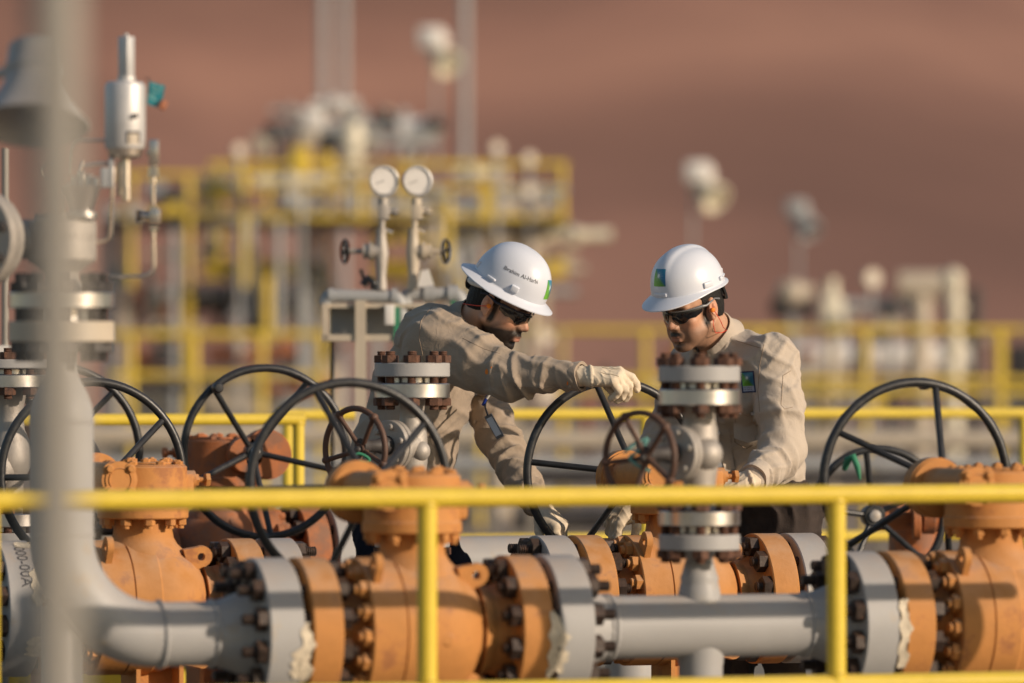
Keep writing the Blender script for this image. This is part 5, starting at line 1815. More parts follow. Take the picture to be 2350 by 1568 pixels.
def hand_joints(W, fwd, back, side, curls, spread=0.010, sc=1.1, thumb=None, abd=(0.10, 0.03, -0.03, -0.10)):
    """side: +1 when the thumb lies on the lateral (fwd x back) side; curls: per finger three joint bends in degrees, index first"""
    f, n, lat = hand_frame(W, fwd, back)
    lat = lat * side
    out = []
    lens = ((0.046, 0.027, 0.022), (0.050, 0.031, 0.023), (0.047, 0.029, 0.022), (0.037, 0.022, 0.020))
    kn = ((0.033, 0.092), (0.011, 0.096), (-0.011, 0.092), (-0.031, 0.083))
    for i in range(4):
        p = W + (lat * kn[i][0] + f * kn[i][1]) * sc + n * 0.004 * sc
        J = [p]; ang = 0
        d0 = (f + lat * abd[i]).normalized()
        for j in range(3):
            ang += math.radians(curls[i][j])
            d = d0 * math.cos(ang) - n * math.sin(ang)
            p = p + d * lens[i][j] * sc
            J.append(p)
        out.append(J)
    th = thumb or ((0.045, 0.035, -0.018), (0.062, 0.065, -0.035), (0.066, 0.092, -0.052))
    T = [W + (lat * 0.022 + f * 0.018 - n * 0.008) * sc] + [W + (lat * a + f * b_ + n * c_) * sc for a, b_, c_ in th]
    return out, T, (f, n, lat)


def hand_add(S, W, joints, sc, gr):
    fingers, T, (f, n, lat) = joints
    k = 0.006
    for i, x in enumerate((0.027, 0.009, -0.009, -0.026)):
        S.cap(W + (lat * x * 0.75 + f * 0.012) * sc, fingers[i][0], 0.0165 * sc + gr, 0.0125 * sc + gr, k=0.014, m=0.03)
    S.cap(W - f * 0.02 * sc, W + f * 0.03 * sc, 0.026 * sc + gr, 0.028 * sc + gr, k=0.02, flat=(n, 0.78), m=0.03)
    S.cap(W + (lat * 0.024 + f * 0.03 - n * 0.01) * sc, W + (lat * 0.03 + f * 0.06 - n * 0.012) * sc, 0.016 * sc + gr, k=0.015, m=0.03)
    rr = (0.0098, 0.0092, 0.0084, 0.0074)
    for i, J in enumerate(fingers):
        q = 0.9 if i == 3 else 1.0
        for j in range(3):
            S.cap(J[j], J[j + 1], rr[j] * sc * q + gr, rr[j + 1] * sc * q + gr, k=0.003 if j else 0.005, m=0.02)
    for j in range(3):
        S.cap(T[j], T[j + 1], (0.0150, 0.0115, 0.0102)[j] * sc + gr, (0.0115, 0.0105, 0.009)[j] * sc + gr, k=0.006, m=0.02)


def glove(parent, W, elbow_dir, joints, sc=1.1, cuff_len=0.07):
    """thick cotton glove with ribbed cuff; W wrist, elbow_dir towards the elbow"""
    fingers, T, (f, n, lat) = joints
    pts = [p for J in fingers for p in J] + T + [W + elbow_dir.normalized() * cuff_len]
    lo = [min(p[i] for p in pts) - 0.05 for i in range(3)]; hi = [max(p[i] for p in pts) + 0.05 for i in range(3)]
    st = 0.0026
    S = SDF(*[axis_grid(lo[i], hi[i], st) for i in range(3)])
    hand_add(S, W, joints, sc, 0.0048)
    e = elbow_dir.normalized()
    S.cap(W + f * 0.005, W + e * cuff_len * 0.5, 0.034 * sc, 0.036 * sc, k=0.012, flat=(n, 0.85), fold=(0.003, 14, 1.0, 1.3), m=0.02)
    S.cap(W + e * cuff_len * 0.5, W + e * cuff_len, 0.036 * sc, 0.039 * sc, k=0.008, flat=(n, 0.88), fold=(0.003, 22, 1.5, 0.4), m=0.02)
    nn = 16
    for i in range(nn):      # rolled welt where the cuff meets the hand
        a = 2 * PI * i / nn; b2 = 2 * PI * (i + 1) / nn
        g = lambda t: W + f * 0.006 + lat * math.cos(t) * 0.036 * sc + n * math.sin(t) * 0.030 * sc + e * 0.010 * math.cos(t)
        S.cap(g(a), g(b2), 0.0068, k=0.004, m=0.015)
    S.wrinkle(0.0011, [(lat + f * 0.4, 0.023, 0.5, 1.0), (f, 0.03, 2.0, 0.6)])
    o, _ = sdf_object('glove', S, 'glove', parent, relax=0)
    # seams on the back
    pos, Q = np.array([v.co for v in o.data.vertices]), [tuple(p.vertices) for p in o.data.polygons]
    wm = np.array(wmat(parent)); pw = pos @ wm[:3, :3].T + wm[:3, 3]
    bvh = BVHTree.FromPolygons([tuple(p) for p in pw], Q)
    b = MB()
    for x0, x1 in ((0.014, 0.020), (-0.014, -0.022)):
        path = []
        for i in range(12):
            t = 0.30 + 0.70 * i / 11.0
            q = W + (lat * lerp(x0, x1, t) + f * lerp(0.014, 0.100, t)) * sc + n * 0.08
            hit = bvh.ray_cast(q, -n)
            if hit[0] is not None: path.append(hit[0] + n * 0.0004)
        if len(path) > 3: b.tube(path, 0.0011, 6)
    if b.v: wobj('glove_seam', b, 'glove_seam', o)
    return o


def drape(parent, name, m, bvh, c, right, up, w, h, nx, ny, direction, off=0.0016, shape=None, color=None, thick=0.0015, label=None):
    """a patch of cloth laid on the garment: a grid round c is dropped along direction onto its surface"""
    c = Vector(c); right = Vector(right).normalized(); up = Vector(up).normalized(); D = Vector(direction).normalized()
    vs = []; uv = []
    hits = []
    for j in range(ny + 1):
        for i in range(nx + 1):
            du, dv = (i / nx - 0.5) * w, (j / ny - 0.5) * h
            hit = bvh.ray_cast(c + right * du + up * dv - D * 0.3, D)
            if hit[0] is not None: hits.append((hit[0] - c).dot(D))
    med = sorted(hits)[len(hits) // 2] if hits else 0.0
    for j in range(ny + 1):
        for i in range(nx + 1):
            u = i / nx; v = j / ny
            du, dv = (u - 0.5) * w, (v - 0.5) * h
            if shape: du, dv = shape(u, v, du, dv)
            q = c + right * du + up * dv - D * 0.3
            hit = bvh.ray_cast(q, D)
            dp = (hit[0] - c).dot(D) if hit[0] is not None else med
            if abs(dp - med) > 0.055: dp = med + 0.055 * (1 if dp > med else -1)
            p = q + D * (0.3 + dp)
            vs.append(p - D * off); uv.append((u, v))
    n0 = len(vs)
    b = MB(); b.v = [tuple(p) for p in vs] + [tuple(p + D * (off + thick)) for p in vs]
    W_ = nx + 1
    for j in range(ny):
        for i in range(nx):
            a = j * W_ + i
            b.f.append((a, a + 1, a + W_ + 1, a + W_)); b.f.append((n0 + a, n0 + a + W_, n0 + a + W_ + 1, n0 + a + 1))
    rim = [i for i in range(W_)] + [j * W_ + nx for j in range(1, ny + 1)] + [ny * W_ + i for i in range(nx - 1, -1, -1)] + [j * W_ for j in range(ny - 1, 0, -1)]
    for k in range(len(rim)):
        a, c2 = rim[k], rim[(k + 1) % len(rim)]
        b.f.append((a, n0 + a, n0 + c2, c2))
    o = wobj(name, b, m, parent, 60, label)
    if color:
        at = o.data.color_attributes.new('Col', 'FLOAT_COLOR', 'POINT')
        col = []
        for k in range(n0 * 2):
            u, v = uv[k % n0]; col += list(color(u, v)) + [1.0]
        at.data.foreach_set('color', col)
    return o


def seam(parent, bvh, pts, D, r=0.0014, m='seam1', name='seam', off=0.0003, n=14):
    D = Vector(D).normalized(); path = []
    for a, b2 in zip(pts[:-1], pts[1:]):
        for i in range(n):
            q = Vector(a).lerp(Vector(b2), i / n) - D * 0.25
            hit = bvh.ray_cast(q, D)
            if hit[0] is not None:
                if path and (path[-1] - hit[0]).length > 0.05: continue
                path.append(hit[0] - D * off)
    if len(path) < 3: return
    b = MB(); b.tube(path, r, 6)
    return wobj(name, b, m, parent, 60)


def logo_col(u, v):
    """square emblem, green lower left and blue upper right with a white dotted star burst"""
    cx, cy = 0.44, 0.60
    g = np.array([0.10, 0.36, 0.045]); g2 = np.array([0.20, 0.50, 0.05]); bl = np.array([0.012, 0.10, 0.30]); b2 = np.array([0.02, 0.22, 0.36])
    ang = math.atan2(v - cy, u - cx); r = math.hypot(u - cx, v - cy)
    t = (v - u) * 0.5 + 0.5
    side = 1 / (1 + math.exp(-(u + v * 0.95 - 1.0) * 20))
    gg = g * (1 - u) + g * 0.6 * u + (g2 - g) * max(0, 1 - (u + v)); bb = b2 * v + bl * (1 - v)
    c = gg * (1 - side) + bb * side
    n = 14
    sp = abs(math.sin(ang * n / 2.0 + 0.3))
    ray = max(0, 1 - sp / (0.15 / max(r, 0.05))) * max(0, 1 - r / 0.42)
    dot = 0.55 + 0.45 * (math.sin(r * 75) > 0)
    k = min(1, max(0, 1 - r / 0.11) ** 0.7 + ray * dot)
    return tuple(c * (1 - k) + np.array([0.72, 0.78, 0.78]) * k)


# ------------------------------------------------ helmets
def helmet(parent, h, kind, pitch=0, roll=0, label=None):
    """h: head frame. returns helmet frame matrix and dome function"""
    o = h(0, 0.002, 0.067)
    q = Matrix.Rotation(math.radians(pitch), 3, h.l)
    R = q @ h.R()
    Tm = Matrix.Translation(o) @ R.to_4x4() @ Matrix.Scale(h.s, 4)
    a, bb, c = 0.103, 0.124, (0.126 if kind == 'brim' else 0.120)

    def dome(az, el, off=0.0):
        # az 0 = front, +90 = wearer's left
        ce = math.cos(el) ** 0.86; se = math.sin(el) ** 0.94 if el > 0 else 0
        x, y = math.sin(az), math.cos(az)
        r = 1.0
        z = c * se
        X = (a + off) * ce * x; Y = (bb + off) * ce * y
        # raised crown ridge front to back
        if kind == 'brim':
            rid = 0.0035 * math.exp(-(X / 0.017) ** 4) * min(1, se * 1.6)
        else:
            rid = 0.0065 * math.exp(-(X / 0.026) ** 6) * min(1, max(0, se - 0.35) * 3.0)
        z += rid + off * se
        return Vector((X, Y + 0.004 * se, z))

    n = 96
    rows = []
    ne = 26
    for j in range(ne + 1):
        el = PI / 2 * (1 - j / ne)
        rows.append([dome(2 * PI * i / n, max(el, 0)) for i in range(n)])
    # brim
    def brim(az, t):
        p = dome(az, 0)
        d = Vector((math.sin(az), math.cos(az), 0))
        ca = math.cos(az)
        if kind == 'brim':
            w = 0.033 + 0.001 * max(0, ca) ** 2 + 0.008 * max(0, -ca) ** 2 - 0.003 * (1 - abs(ca))
            dz = -0.004 - 0.020 * t ** 1.3 * (1 - 0.30 * abs(ca))
        else:
            f = max(0, ca)
            w = 0.007 + 0.042 * f ** 2.2 + 0.004 * max(0, -ca)
            dz = -0.003 - 0.006 * t - 0.020 * t * f ** 1.5
        if kind != 'brim': w *= 1.0
        return p + d * w * t + Vector((0, 0, dz * (1 if t > 0 else 0) + (-0.002 if t == 0 else 0)))
    for t in (0.0, 0.12, 0.3, 0.5, 0.7, 0.88, 0.97, 1.0):
        rows.append([brim(2 * PI * i / n, t) for i in range(n)])
    rows.append([brim(2 * PI * i / n, 1.0) + Vector((0, 0, -0.003)) for i in range(n)])
    for t in (0.95, 0.7, 0.4, 0.1):
        rows.append([brim(2 * PI * i / n, t) + Vector((0, 0, -0.0035)) for i in range(n)])
    for j in range(0, ne, 2):
        el = PI / 2 * (j / ne)
        rows.append([dome(2 * PI * i / n, el, -0.0035) + Vector((0, 0, -0.002)) for i in range(n)])
    b = MB()
    for row in rows: b.v += [tuple(v) for v in row]
    for j in range(len(rows) - 1):
        for i in range(n):
            i2 = (i + 1) % n
            b.f.append((j * n + i, j * n + i2, (j + 1) * n + i2, (j + 1) * n + i))
    b.f.append(tuple((len(rows) - 1) * n + i for i in range(n)))
    inv = wmat(parent).inverted()
    me = b.mesh('helmet', 'hatwhite', 50)
    hel = obj('helmet', me, parent, inv @ Tm, label)
    # accessory lugs on both sides
    def dpatch(name, az0, az1, el0, el1, off, m, nu=24, nv=24, color=None):
        q = MB()
        for j in range(nv + 1):
            for i in range(nu + 1):
                q.v.append(tuple(dome(lerp(az0, az1, i / nu), lerp(el0, el1, j / nv), off)))
        for j in range(nv):
            for i in range(nu):
                k = j * (nu + 1) + i
                q.f.append((k, k + 1, k + nu + 2, k + nu + 1))
        ob = obj(name, q.mesh(name, m, 60), hel)
        if color:
            at = ob.data.color_attributes.new('Col', 'FLOAT_COLOR', 'POINT')
            cc = []
            for j in range(nv + 1):
                for i in range(nu + 1): cc += list(color(i / nu, j / nv)) + [1]
            at.data.foreach_set('color', cc)
        return ob
    def lug(az, z, w, hh, dep, name='side_lug', bev=0.003):
        p = dome(az, 0.02); d = Vector((math.sin(az) / a, math.cos(az) / bb, 0)).normalized()
        tx = Vector((d.y, -d.x, 0))
        T = Matrix.Translation(p + Vector((0, 0, z)) - d * 0.004) @ Matrix((tx, d, Vector((0, 0, 1)))).transposed().to_4x4()
        q = MB(); q.box((-w / 2, 0, -hh / 2), (w / 2, dep, hh / 2), T, b=bev)
        obj(name, q.mesh(name, 'hatwhite', 50), hel)
    S2 = (-1, 1)
    if kind == 'brim':
        for s in S2:
            lug(s * math.radians(62), 0.013, 0.026, 0.020, 0.013)
            lug(s * math.radians(100), 0.005, 0.034, 0.008, 0.010, 'rim_slot')
            lug(s * math.radians(140), 0.012, 0.005, 0.022, 0.008, 'rim_slot')
    else:
        for s in S2:
            lug(s * math.radians(82), 0.009, 0.034, 0.018, 0.009)
            lug(s * math.radians(112), 0.010, 0.016, 0.013, 0.010, 'rim_slot')
            lug(s * math.radians(130), 0.010, 0.028, 0.007, 0.007, 'rim_slot')
            lug(s * math.radians(158), 0.013, 0.010, 0.018, 0.008, 'rim_slot')
        lug(math.radians(0), 0.004, 0.05, 0.012, 0.006, 'front_gutter')
    return hel, dome, dpatch, Tm


def glasses(parent, h, frame_m, lensw=1.0):
    """wraparound dark spectacles"""
    inv = wmat(parent).inverted(); T = inv @ h.M4()
    for s in (-1, 1):
        b = MB(); nu, nv = 36, 14
        for j in range(nv + 1):
            for i in range(nu + 1):
                u = i / nu; v = j / nv
                a = math.radians(lerp(6, 72, u)) * s
                top = 0.020 - 0.002 * u - 0.004 * (1 - u) ** 3
                bot = -0.026 + 0.024 * (u ** 2.2) + 0.013 * max(0, 0.25 - u) * 4 * 0.6
                z = lerp(bot, top, v)
                bul = 1.0 - 0.10 * ((v - 0.55) * 1.4) ** 2
                rx, ry = 0.0795 * bul, 0.108 * bul - 0.002
                b.v.append((rx * math.sin(a), ry * math.cos(a) ** 0.9 if math.cos(a) > 0 else 0, z))
        n0 = len(b.v)
        b.v += [(x * 0.975, y - 0.0022, z) for x, y, z in b.v]
        W_ = nu + 1
        for j in range(nv):
            for i in range(nu):
                k = j * W_ + i
                b.f.append((k, k + 1, k + W_ + 1, k + W_)); b.f.append((n0 + k, n0 + k + W_, n0 + k + W_ + 1, n0 + k + 1))
        rim = [i for i in range(W_)] + [j * W_ + nu for j in range(1, nv + 1)] + [nv * W_ + i for i in range(nu - 1, -1, -1)] + [j * W_ for j in range(nv - 1, 0, -1)]
        for k in range(len(rim)):
            p, q = rim[k], rim[(k + 1) % len(rim)]
            b.f.append((p, n0 + p, n0 + q, q))
        obj('lens', b.mesh('lens', 'lens', 60), parent, T)
        b = MB()
        path = []
        for i in range(9):
            a = math.radians(lerp(8, 72, i / 8)) * s
            path.append((0.080 * math.sin(a), 0.108 * math.cos(a) ** 0.9 + 0.001, 0.018 - 0.002 * i / 8))
        b.tube(path, [0.0022] * 6 + [0.003, 0.0045, 0.0055], 8)
        path2 = [path[-1], (s * 0.0790, 0.020, 0.013), (s * 0.0815, -0.004, 0.020), (s * 0.079, -0.020, 0.022), (s * 0.076, -0.042, 0.014)]
        b.tube(path2, [0.0052, 0.0044, 0.0033, 0.0028, 0.0034], 8)
        obj('spectacle_arm', b.mesh('spectacle_arm', frame_m, 60), parent, T)
    b = MB(); b.tube([(-0.012, 0.1065, 0.010), (0, 0.1075, 0.011), (0.012, 0.1065, 0.010)], 0.0035, 8)
    obj('nose_bridge', b.mesh('nose_bridge', 'black_plastic', 60), parent, T)


def collar(parent, base, axis, front, r0, r1, hgt, m, gap=35, tilt=0.0):
    """turned-down shirt collar round the neck"""
    A = Vector(axis).normalized(); Fd = Vector(front); Fd = (Fd - A * Fd.dot(A)).normalized(); L = A.cross(Fd)
    b = MB(); n = 48
    g = math.radians(gap)
    rows = []
    for i in range(n + 1):
        t = i / n; a = lerp(g, 2 * PI - g, t)
        fr = math.cos(a)                      # 1 at the front
        pt = max(0.0, fr)
        wob = 0.002 * math.sin(a * 5)
        h1 = hgt * (1 - 0.42 * pt ** 2)
        prof = [(r0, -0.010), (r0 + 0.001, h1 * 0.6), (r0 + 0.002, h1), (r0 + 0.006, h1 + 0.003), (r0 + 0.010, h1 - 0.003), (r0 + 0.013 + wob, h1 * 0.45), (r1 + wob, -0.006 - 0.030 * pt ** 1.5),
                (r1 - 0.003 + wob, -0.007 - 0.030 * pt ** 1.5), (r0 + 0.008, h1 * 0.3), (r0 + 0.004, -0.010)]
        for r, z in prof:
            e = 1.0 + 0.06 * fr
            p = Vector(base) + (Fd * math.cos(a) * e + L * math.sin(a) * 0.98) * r + A * z
            b.v.append(tuple(p))
    k = len(prof)
    for i in range(n):
        for j in range(k):
            j2 = (j + 1) % k
            b.f.append((i * k + j, i * k + j2, (i + 1) * k + j2, (i + 1) * k + j))
    b.f.append(tuple(range(k))); b.f.append(tuple(n * k + j for j in range(k))[::-1])
    return wobj('collar', b, m, parent, 70)


def cuff(parent, w, e, r, L, m, n_dir, btn=True, flare=0.006):
    """shirt cuff: ring of cloth ending at w, running back towards e"""
    A = (Vector(e) - Vector(w)).normalized()
    b = MB(); n = 36
    F = frame(A); prof = [(r - 0.004, 0.0), (r + flare, -0.002), (r + flare + 0.001, 0.004), (r + 0.003, L * 0.5), (r + 0.001, L), (r - 0.004, L)]
    for i in range(n):
        a = 2 * PI * i / n
        for rr, z in prof:
            wb = 0.0025 * math.sin(3 * a + 1) + 0.0015 * math.sin(5 * a)
            b.v.append(tuple(Vector(w) + F @ Vector(((rr + wb) * math.cos(a), (rr + wb) * math.sin(a), 0)) + A * (z + 0.002 * math.sin(2 * a))))
    k = len(prof)
    for i in range(n):
        for j in range(k):
            b.f.append((i * k + j, i * k + (j + 1) % k, ((i + 1) % n) * k + (j + 1) % k, ((i + 1) % n) * k + j))
    o = wobj('cuff', b, m, parent, 60)
    if btn:
        nd = Vector(n_dir); nd = (nd - A * nd.dot(A)).normalized()
        b = MB(); c = Vector(w) + A * L * 0.45 + nd * (r + 0.004)
        b.lathe([(0, 0), (0.0058, 0), (0.0068, 0.0012), (0.006, 0.0022), (0.004, 0.0014), (0, 0.0014)], TM(c, nd), 18)
        wobj('button', b, 'button', parent, 40)
    return o

# ---------------------------------------------------------------- the two workers
HS = 1.18


def body_mesh(parent, h, NB, CH, WA, PE, arms, legs, color):
    pts = [h.o, NB, PE] + [p for a in arms for p in a] + [p for l in legs for p in l]
    lo = [min(p[i] for p in pts) - 0.16 for i in range(3)]; hi = [max(p[i] for p in pts) + 0.16 for i in range(3)]
    fine = [[(h.o[i] - 0.125 * HS, h.o[i] + 0.135 * HS)] for i in range(3)]
    fine[2] = [(h.o[2] - 0.15 * HS, h.o[2] + 0.145 * HS)]
    S = SDF(*[axis_grid(lo[i], hi[i], 0.013, fine[i], 0.0026) for i in range(3)])
    flat = ((h.f - (NB - PE).normalized() * h.f.dot((NB - PE).normalized())), 0.7)
    S.cap(PE, WA, 0.135, 0.125, k=0, flat=flat); S.cap(WA, CH, 0.125, 0.135, k=0.05, flat=flat)
    S.cap(CH, CH.lerp(NB, 0.6), 0.135, 0.07, k=0.06)
    S.cap(arms[0][0], arms[1][0], 0.055, k=0.05)
    for a in arms: S.chain([(a[0], 0.055), (a[1], 0.042), (a[2], 0.030)], k=0.03); S.cap(a[2], a[2] + (a[2] - a[1]).normalized() * 0.03, 0.022, 0.018, k=0.01)
    for l in legs:
        S.chain([(l[0], 0.088), (l[1], 0.06), (l[2], 0.042)], k=0.04)
        fd = Vector((h.f.x, h.f.y, 0)).normalized()
        S.cap(l[2] + Vector((0, 0, -0.03)) - fd * 0.03, l[2] + Vector((0, 0, -0.05)) + fd * 0.14, 0.035, 0.028, k=0.02)
    head_sdf(S, h)
    S.cap(h(0, -0.038, -0.05), NB, 0.058 * HS, 0.066 * HS, k=0.025)
    S.cap(h(0, 0.02, -0.09), NB.lerp(h.o, 0.25) + h.f * 0.02, 0.035, 0.04, k=0.03)
    return sdf_object('body', S, 'skin', parent, color=color, relax=1)[0]


def trousers(parent, PE, WA, legs, m, fh):
    pts = [PE, WA] + [p for l in legs for p in l]
    lo = [min(p[i] for p in pts) - 0.22 for i in range(3)]; hi = [max(p[i] for p in pts) + 0.22 for i in range(3)]
    hi[2] = WA.z + 0.03
    S = SDF(*[axis_grid(lo[i], hi[i], 0.009) for i in range(3)])
    S.cap(PE + Vector((0, 0, -0.02)), WA, 0.165, 0.155, k=0, flat=(fh, 0.85))
    for i, l in enumerate(legs):
        S.chain([(l[0], 0.118), (l[1], 0.092), (l[2] + Vector((0, 0, 0.02)), 0.072)], k=0.04, fold=(0.007, 6, 1.2, 0.6 + i))
    S.wrinkle(0.0055, [((0.3, 0.2, 1), 0.09, 0.4, 0.5), ((1, 0.1, 0.2), 0.06, 1.4, 1.0)])
    X, Y, Z = S.coords((slice(None),) * 3)
    S.f = np.maximum(S.f, (np.asarray(Z - WA.z) + X * 0 + Y * 0).astype(F32))
    S.f = np.maximum(S.f, ((legs[0][2].z - 0.01) - Z + X * 0 + Y * 0).astype(F32))
    o, bvh = sdf_object('trousers', S, m, parent)
    for l in legs:
        a = l[2]; fd = Vector((fh.x, fh.y, 0)).normalized()
        S = SDF(*[axis_grid(a[i] - 0.2, a[i] + 0.2, 0.007) for i in range(3)])
        zf = PAD
        c = Vector((a.x, a.y, zf))
        S.cap(c + Vector((0, 0, 0.045)) - fd * 0.05, c + Vector((0, 0, 0.04)) + fd * 0.15, 0.045, 0.04, k=0)
        S.cap(c + Vector((0, 0, 0.05)), c + Vector((0, 0, 0.16)), 0.052, 0.058, k=0.03)
        X, Y, Z = S.coords((slice(None),) * 3)
        S.f = np.maximum(S.f, (zf - Z + X * 0 + Y * 0).astype(F32))
        sdf_object('boot', S, 'boot', parent)
    return o


def helmet_text(dome, hel, txt, size, az_c, el_c, slope, side):
    vs, fs = text_pts(txt, size)
    L = max(v.x for v in vs)
    b = MB(); out = []
    for v in vs:
        x = v.x - L / 2; y = v.y
        xr = x * math.cos(slope) - y * math.sin(slope); yr = x * math.sin(slope) + y * math.cos(slope)
        az = az_c + side * xr / 0.116; el = el_c + yr / 0.120
        out.append(dome(az, el, 0.0007))
    b.add(out, fs)
    obj('lettering', b.mesh('lettering', 'ink', 30), hel)


# ---- the man reaching out (left)
m1 = thing('person', 'man in a full brimmed white helmet reaching over to a black handwheel', 'person', P(905, 860 + (1.21 - PAD) * FPX / 20.72, 20.72), -TH)
h1 = Fr(P(1149, 697, 20.50), 116, 28, 0, HS)
NB = P(1064, 760, 20.62); CH = P(990, 860, 20.68); WA = P(922, 1055, 20.72); PE = P(905, 1180, 20.72)
RSH = P(1006, 790, 20.47); REL = P(1172, 866, 20.28); RWR = P(1352, 864, 20.13)
LSH = P(1082, 838, 20.90); LEL = P(1143, 1005, 20.74); LWR = P(1243, 1170, 20.40)
hipR = PE - FV * 0.10 - RV * 0.03; hipL = PE + FV * 0.09 + RV * 0.06
ankR = Vector((hipR.x, hipR.y, PAD + 0.09)) - RV * 0.13; ankL = Vector((hipL.x, hipL.y, PAD + 0.09)) + RV * 0.20
legs1 = [[hipR, hipR.lerp(ankR, 0.5) + RV * 0.06, ankR], [hipL, hipL.lerp(ankL, 0.5) + RV * 0.09, ankL]]
body_mesh(m1, h1, NB, CH, WA, PE, [[RSH, REL, RWR], [LSH, LEL, LWR]], legs1, skin_color(h1, (0.54, 0.315, 0.21), 1.0))
hair_sdf(h1, m1)
trousers(m1, PE, WA, legs1, 'navy', h1.f)

spine = (NB - PE).normalized(); latd = (LSH - RSH).normalized()
front = latd.cross(spine) * -1
if front.dot(RV) < 0: front = -front
pts = [PE, NB, RSH, LSH, RWR, LWR, REL, LEL]
lo = [min(p[i] for p in pts) - 0.23 for i in range(3)]; hi = [max(p[i] for p in pts) + 0.16 for i in range(3)]
S = SDF(*[axis_grid(lo[i], hi[i], 0.0052) for i in range(3)])
S.cap(P(905, 1160, 20.72), P(925, 1040, 20.71), 0.185, 0.195, k=0, flat=(front, 0.93), fold=(0.010, 7, 1.5, 0.8))
S.cap(P(925, 1040, 20.71), P(972, 890, 20.68), 0.195, 0.178, k=0.05, flat=(front, 0.93), fold=(0.009, 6, 2.0, 2.0))
S.cap(P(972, 890, 20.68), P(1018, 800, 20.67), 0.178, 0.125, k=0.06)
S.cap(RSH, LSH + (RSH - LSH) * 0.1, 0.098, 0.085, k=0.05)
S.cap(P(1018, 795, 20.66), NB, 0.115, 0.058, k=0.04)
S.cap(P(990, 780, 20.60), P(1010, 790, 20.45), 0.130, 0.110, k=0.05)
S.chain([(RSH, 0.118), (P(1085, 826, 20.38), 0.105)], k=0.035, fold=(0.006, 8, 1.6, 1.0, 0.1, 1.0))
S.chain([(P(1085, 826, 20.38), 0.105), (REL, 0.084)], k=0.03, fold=(0.008, 9, 2.2, 2.4))
S.chain([(REL, 0.084), (P(1250, 860, 20.21), 0.062)], k=0.025, fold=(0.011, 16, 2.0, 0.9))
S.chain([(P(1250, 860, 20.21), 0.060), (P(1312, 863, 20.16), 0.050)], k=0.02, fold=(0.006, 18, 1.6, 3.0))
S.chain([(LSH, 0.090), (LEL, 0.073)], k=0.04, fold=(0.008, 10, 2.0, 1.0))
S.chain([(LEL, 0.073), (P(1195, 1095, 20.55), 0.060), (P(1228, 1150, 20.44), 0.050)], k=0.03, fold=(0.010, 14, 2.2, 2.0))
S.wrinkle(0.0034, [((0.6, 0.1, 0.8), 0.085, 0.3, 1.0), ((-0.5, 0.2, 0.8), 0.06, 1.7, 0.8), ((0.9, 0.3, 0.2), 0.11, 2.9, 0.7)])
shirt1, bv1 = sdf_object('shirt', S, 'khaki', m1, relax=1)
collar(m1, NB + (h1(0, -0.03, -0.06) - NB).normalized() * 0.036, (h1(0, -0.03, -0.05) - NB), h1.f - h1.u * 0.2, 0.084, 0.112, 0.066, 'khaki', gap=20)
e1 = (REL - RWR).normalized()
cuff(m1, P(1334, 864, 20.145), REL, 0.0475, 0.062, 'khaki', -FV - ZV * 0.9, True)
cuff(m1, P(1232, 1156, 20.43), LEL, 0.050, 0.062, 'khaki', -FV + RV * 0.2, True)
# sleeve and yoke seams, placket, pocket, badge, paint marks
seam(m1, bv1, [P(985, 702, 20), P(962, 735, 20), P(958, 775, 20), P(970, 830, 20), P(990, 868, 20)], FV)
seam(m1, bv1, [P(1060, 775, 20), P(1110, 800, 20), P(1150, 812, 20)], FV, 0.0011)
seam(m1, bv1, [P(1180, 888, 20), P(1240, 890, 20), P(1305, 889, 20)], FV, 0.0014)
drape(m1, 'placket', 'khaki', bv1, P(1098, 935, 20), RV, ZV + RV * 0.30, 0.036, 0.12, 4, 16, FV, 0.004)
for (x, y) in ((1097, 925), (1087, 975), (1076, 1030)):
    hit = bv1.ray_cast(P(x, y, 19.5), FV)
    if hit[0] is not None:
        b = MB(); nd = (hit[1] if hit[1].dot(FV) < 0 else -hit[1])
        b.lathe([(0, 0.004), (0.006, 0.004), (0.0066, 0.0055), (0.0055, 0.0065), (0, 0.0055)], TM(hit[0], nd), 16); wobj('button', b, 'button', m1)
drape(m1, 'chest_pocket', 'khaki', bv1, P(1118, 955, 20), RV, ZV + RV * 0.2, 0.075, 0.10, 8, 10, FV, 0.003)
for k, (x, y, w, hh) in enumerate(((1116, 853, 0.012, 0.020), (1127, 843, 0.004, 0.006), (1303, 880, 0.006, 0.014))):
    c = drape(m1, 'paint_mark', 'plug', bv1, P(x, y, 20), RV, ZV, w, hh, 4, 5, FV, 0.0008, shape=lambda u, v, du, dv: (du * math.sin(PI * (v * 0.8 + 0.15)), dv), thick=0.0005)
# badge on a strap, pen
bd = thing('id_badge', 'white identity badge in a grey holder hanging from the leaning man\'s chest pocket', 'badge', P(1135, 978, 20.42), -TH)
inv = wmat(bd).inverted()
q = [inv @ P(x, y, 20.42 + dz) for x, y, dz in ((1111, 957, 0), (1127, 949, -0.02), (1156, 1001, -0.02), (1140, 1009, 0))]
nn = (q[1] - q[0]).cross(q[3] - q[0]).normalized()
if nn.y > 0: nn = -nn
b = MB(); b.v = [tuple(p) for p in q] + [tuple(p - nn * 0.004) for p in q]; b.f = [(0, 1, 2, 3), (7, 6, 5, 4), (0, 4, 5, 1), (1, 5, 6, 2), (2, 6, 7, 3), (3, 7, 4, 0)]
obj('badge_holder', b.mesh('badge_holder', 'frame_grey', 30), bd)
c = sum(q, Vector()) / 4
b = MB(); q2 = [c + (p - c) * 0.78 + nn * 0.0015 for p in q]; b.v = [tuple(p) for p in q2] + [tuple(p - nn * 0.001) for p in q2]; b.f = [(0, 1, 2, 3), (7, 6, 5, 4), (0, 4, 5, 1), (1, 5, 6, 2), (2, 6, 7, 3), (3, 7, 4, 0)]
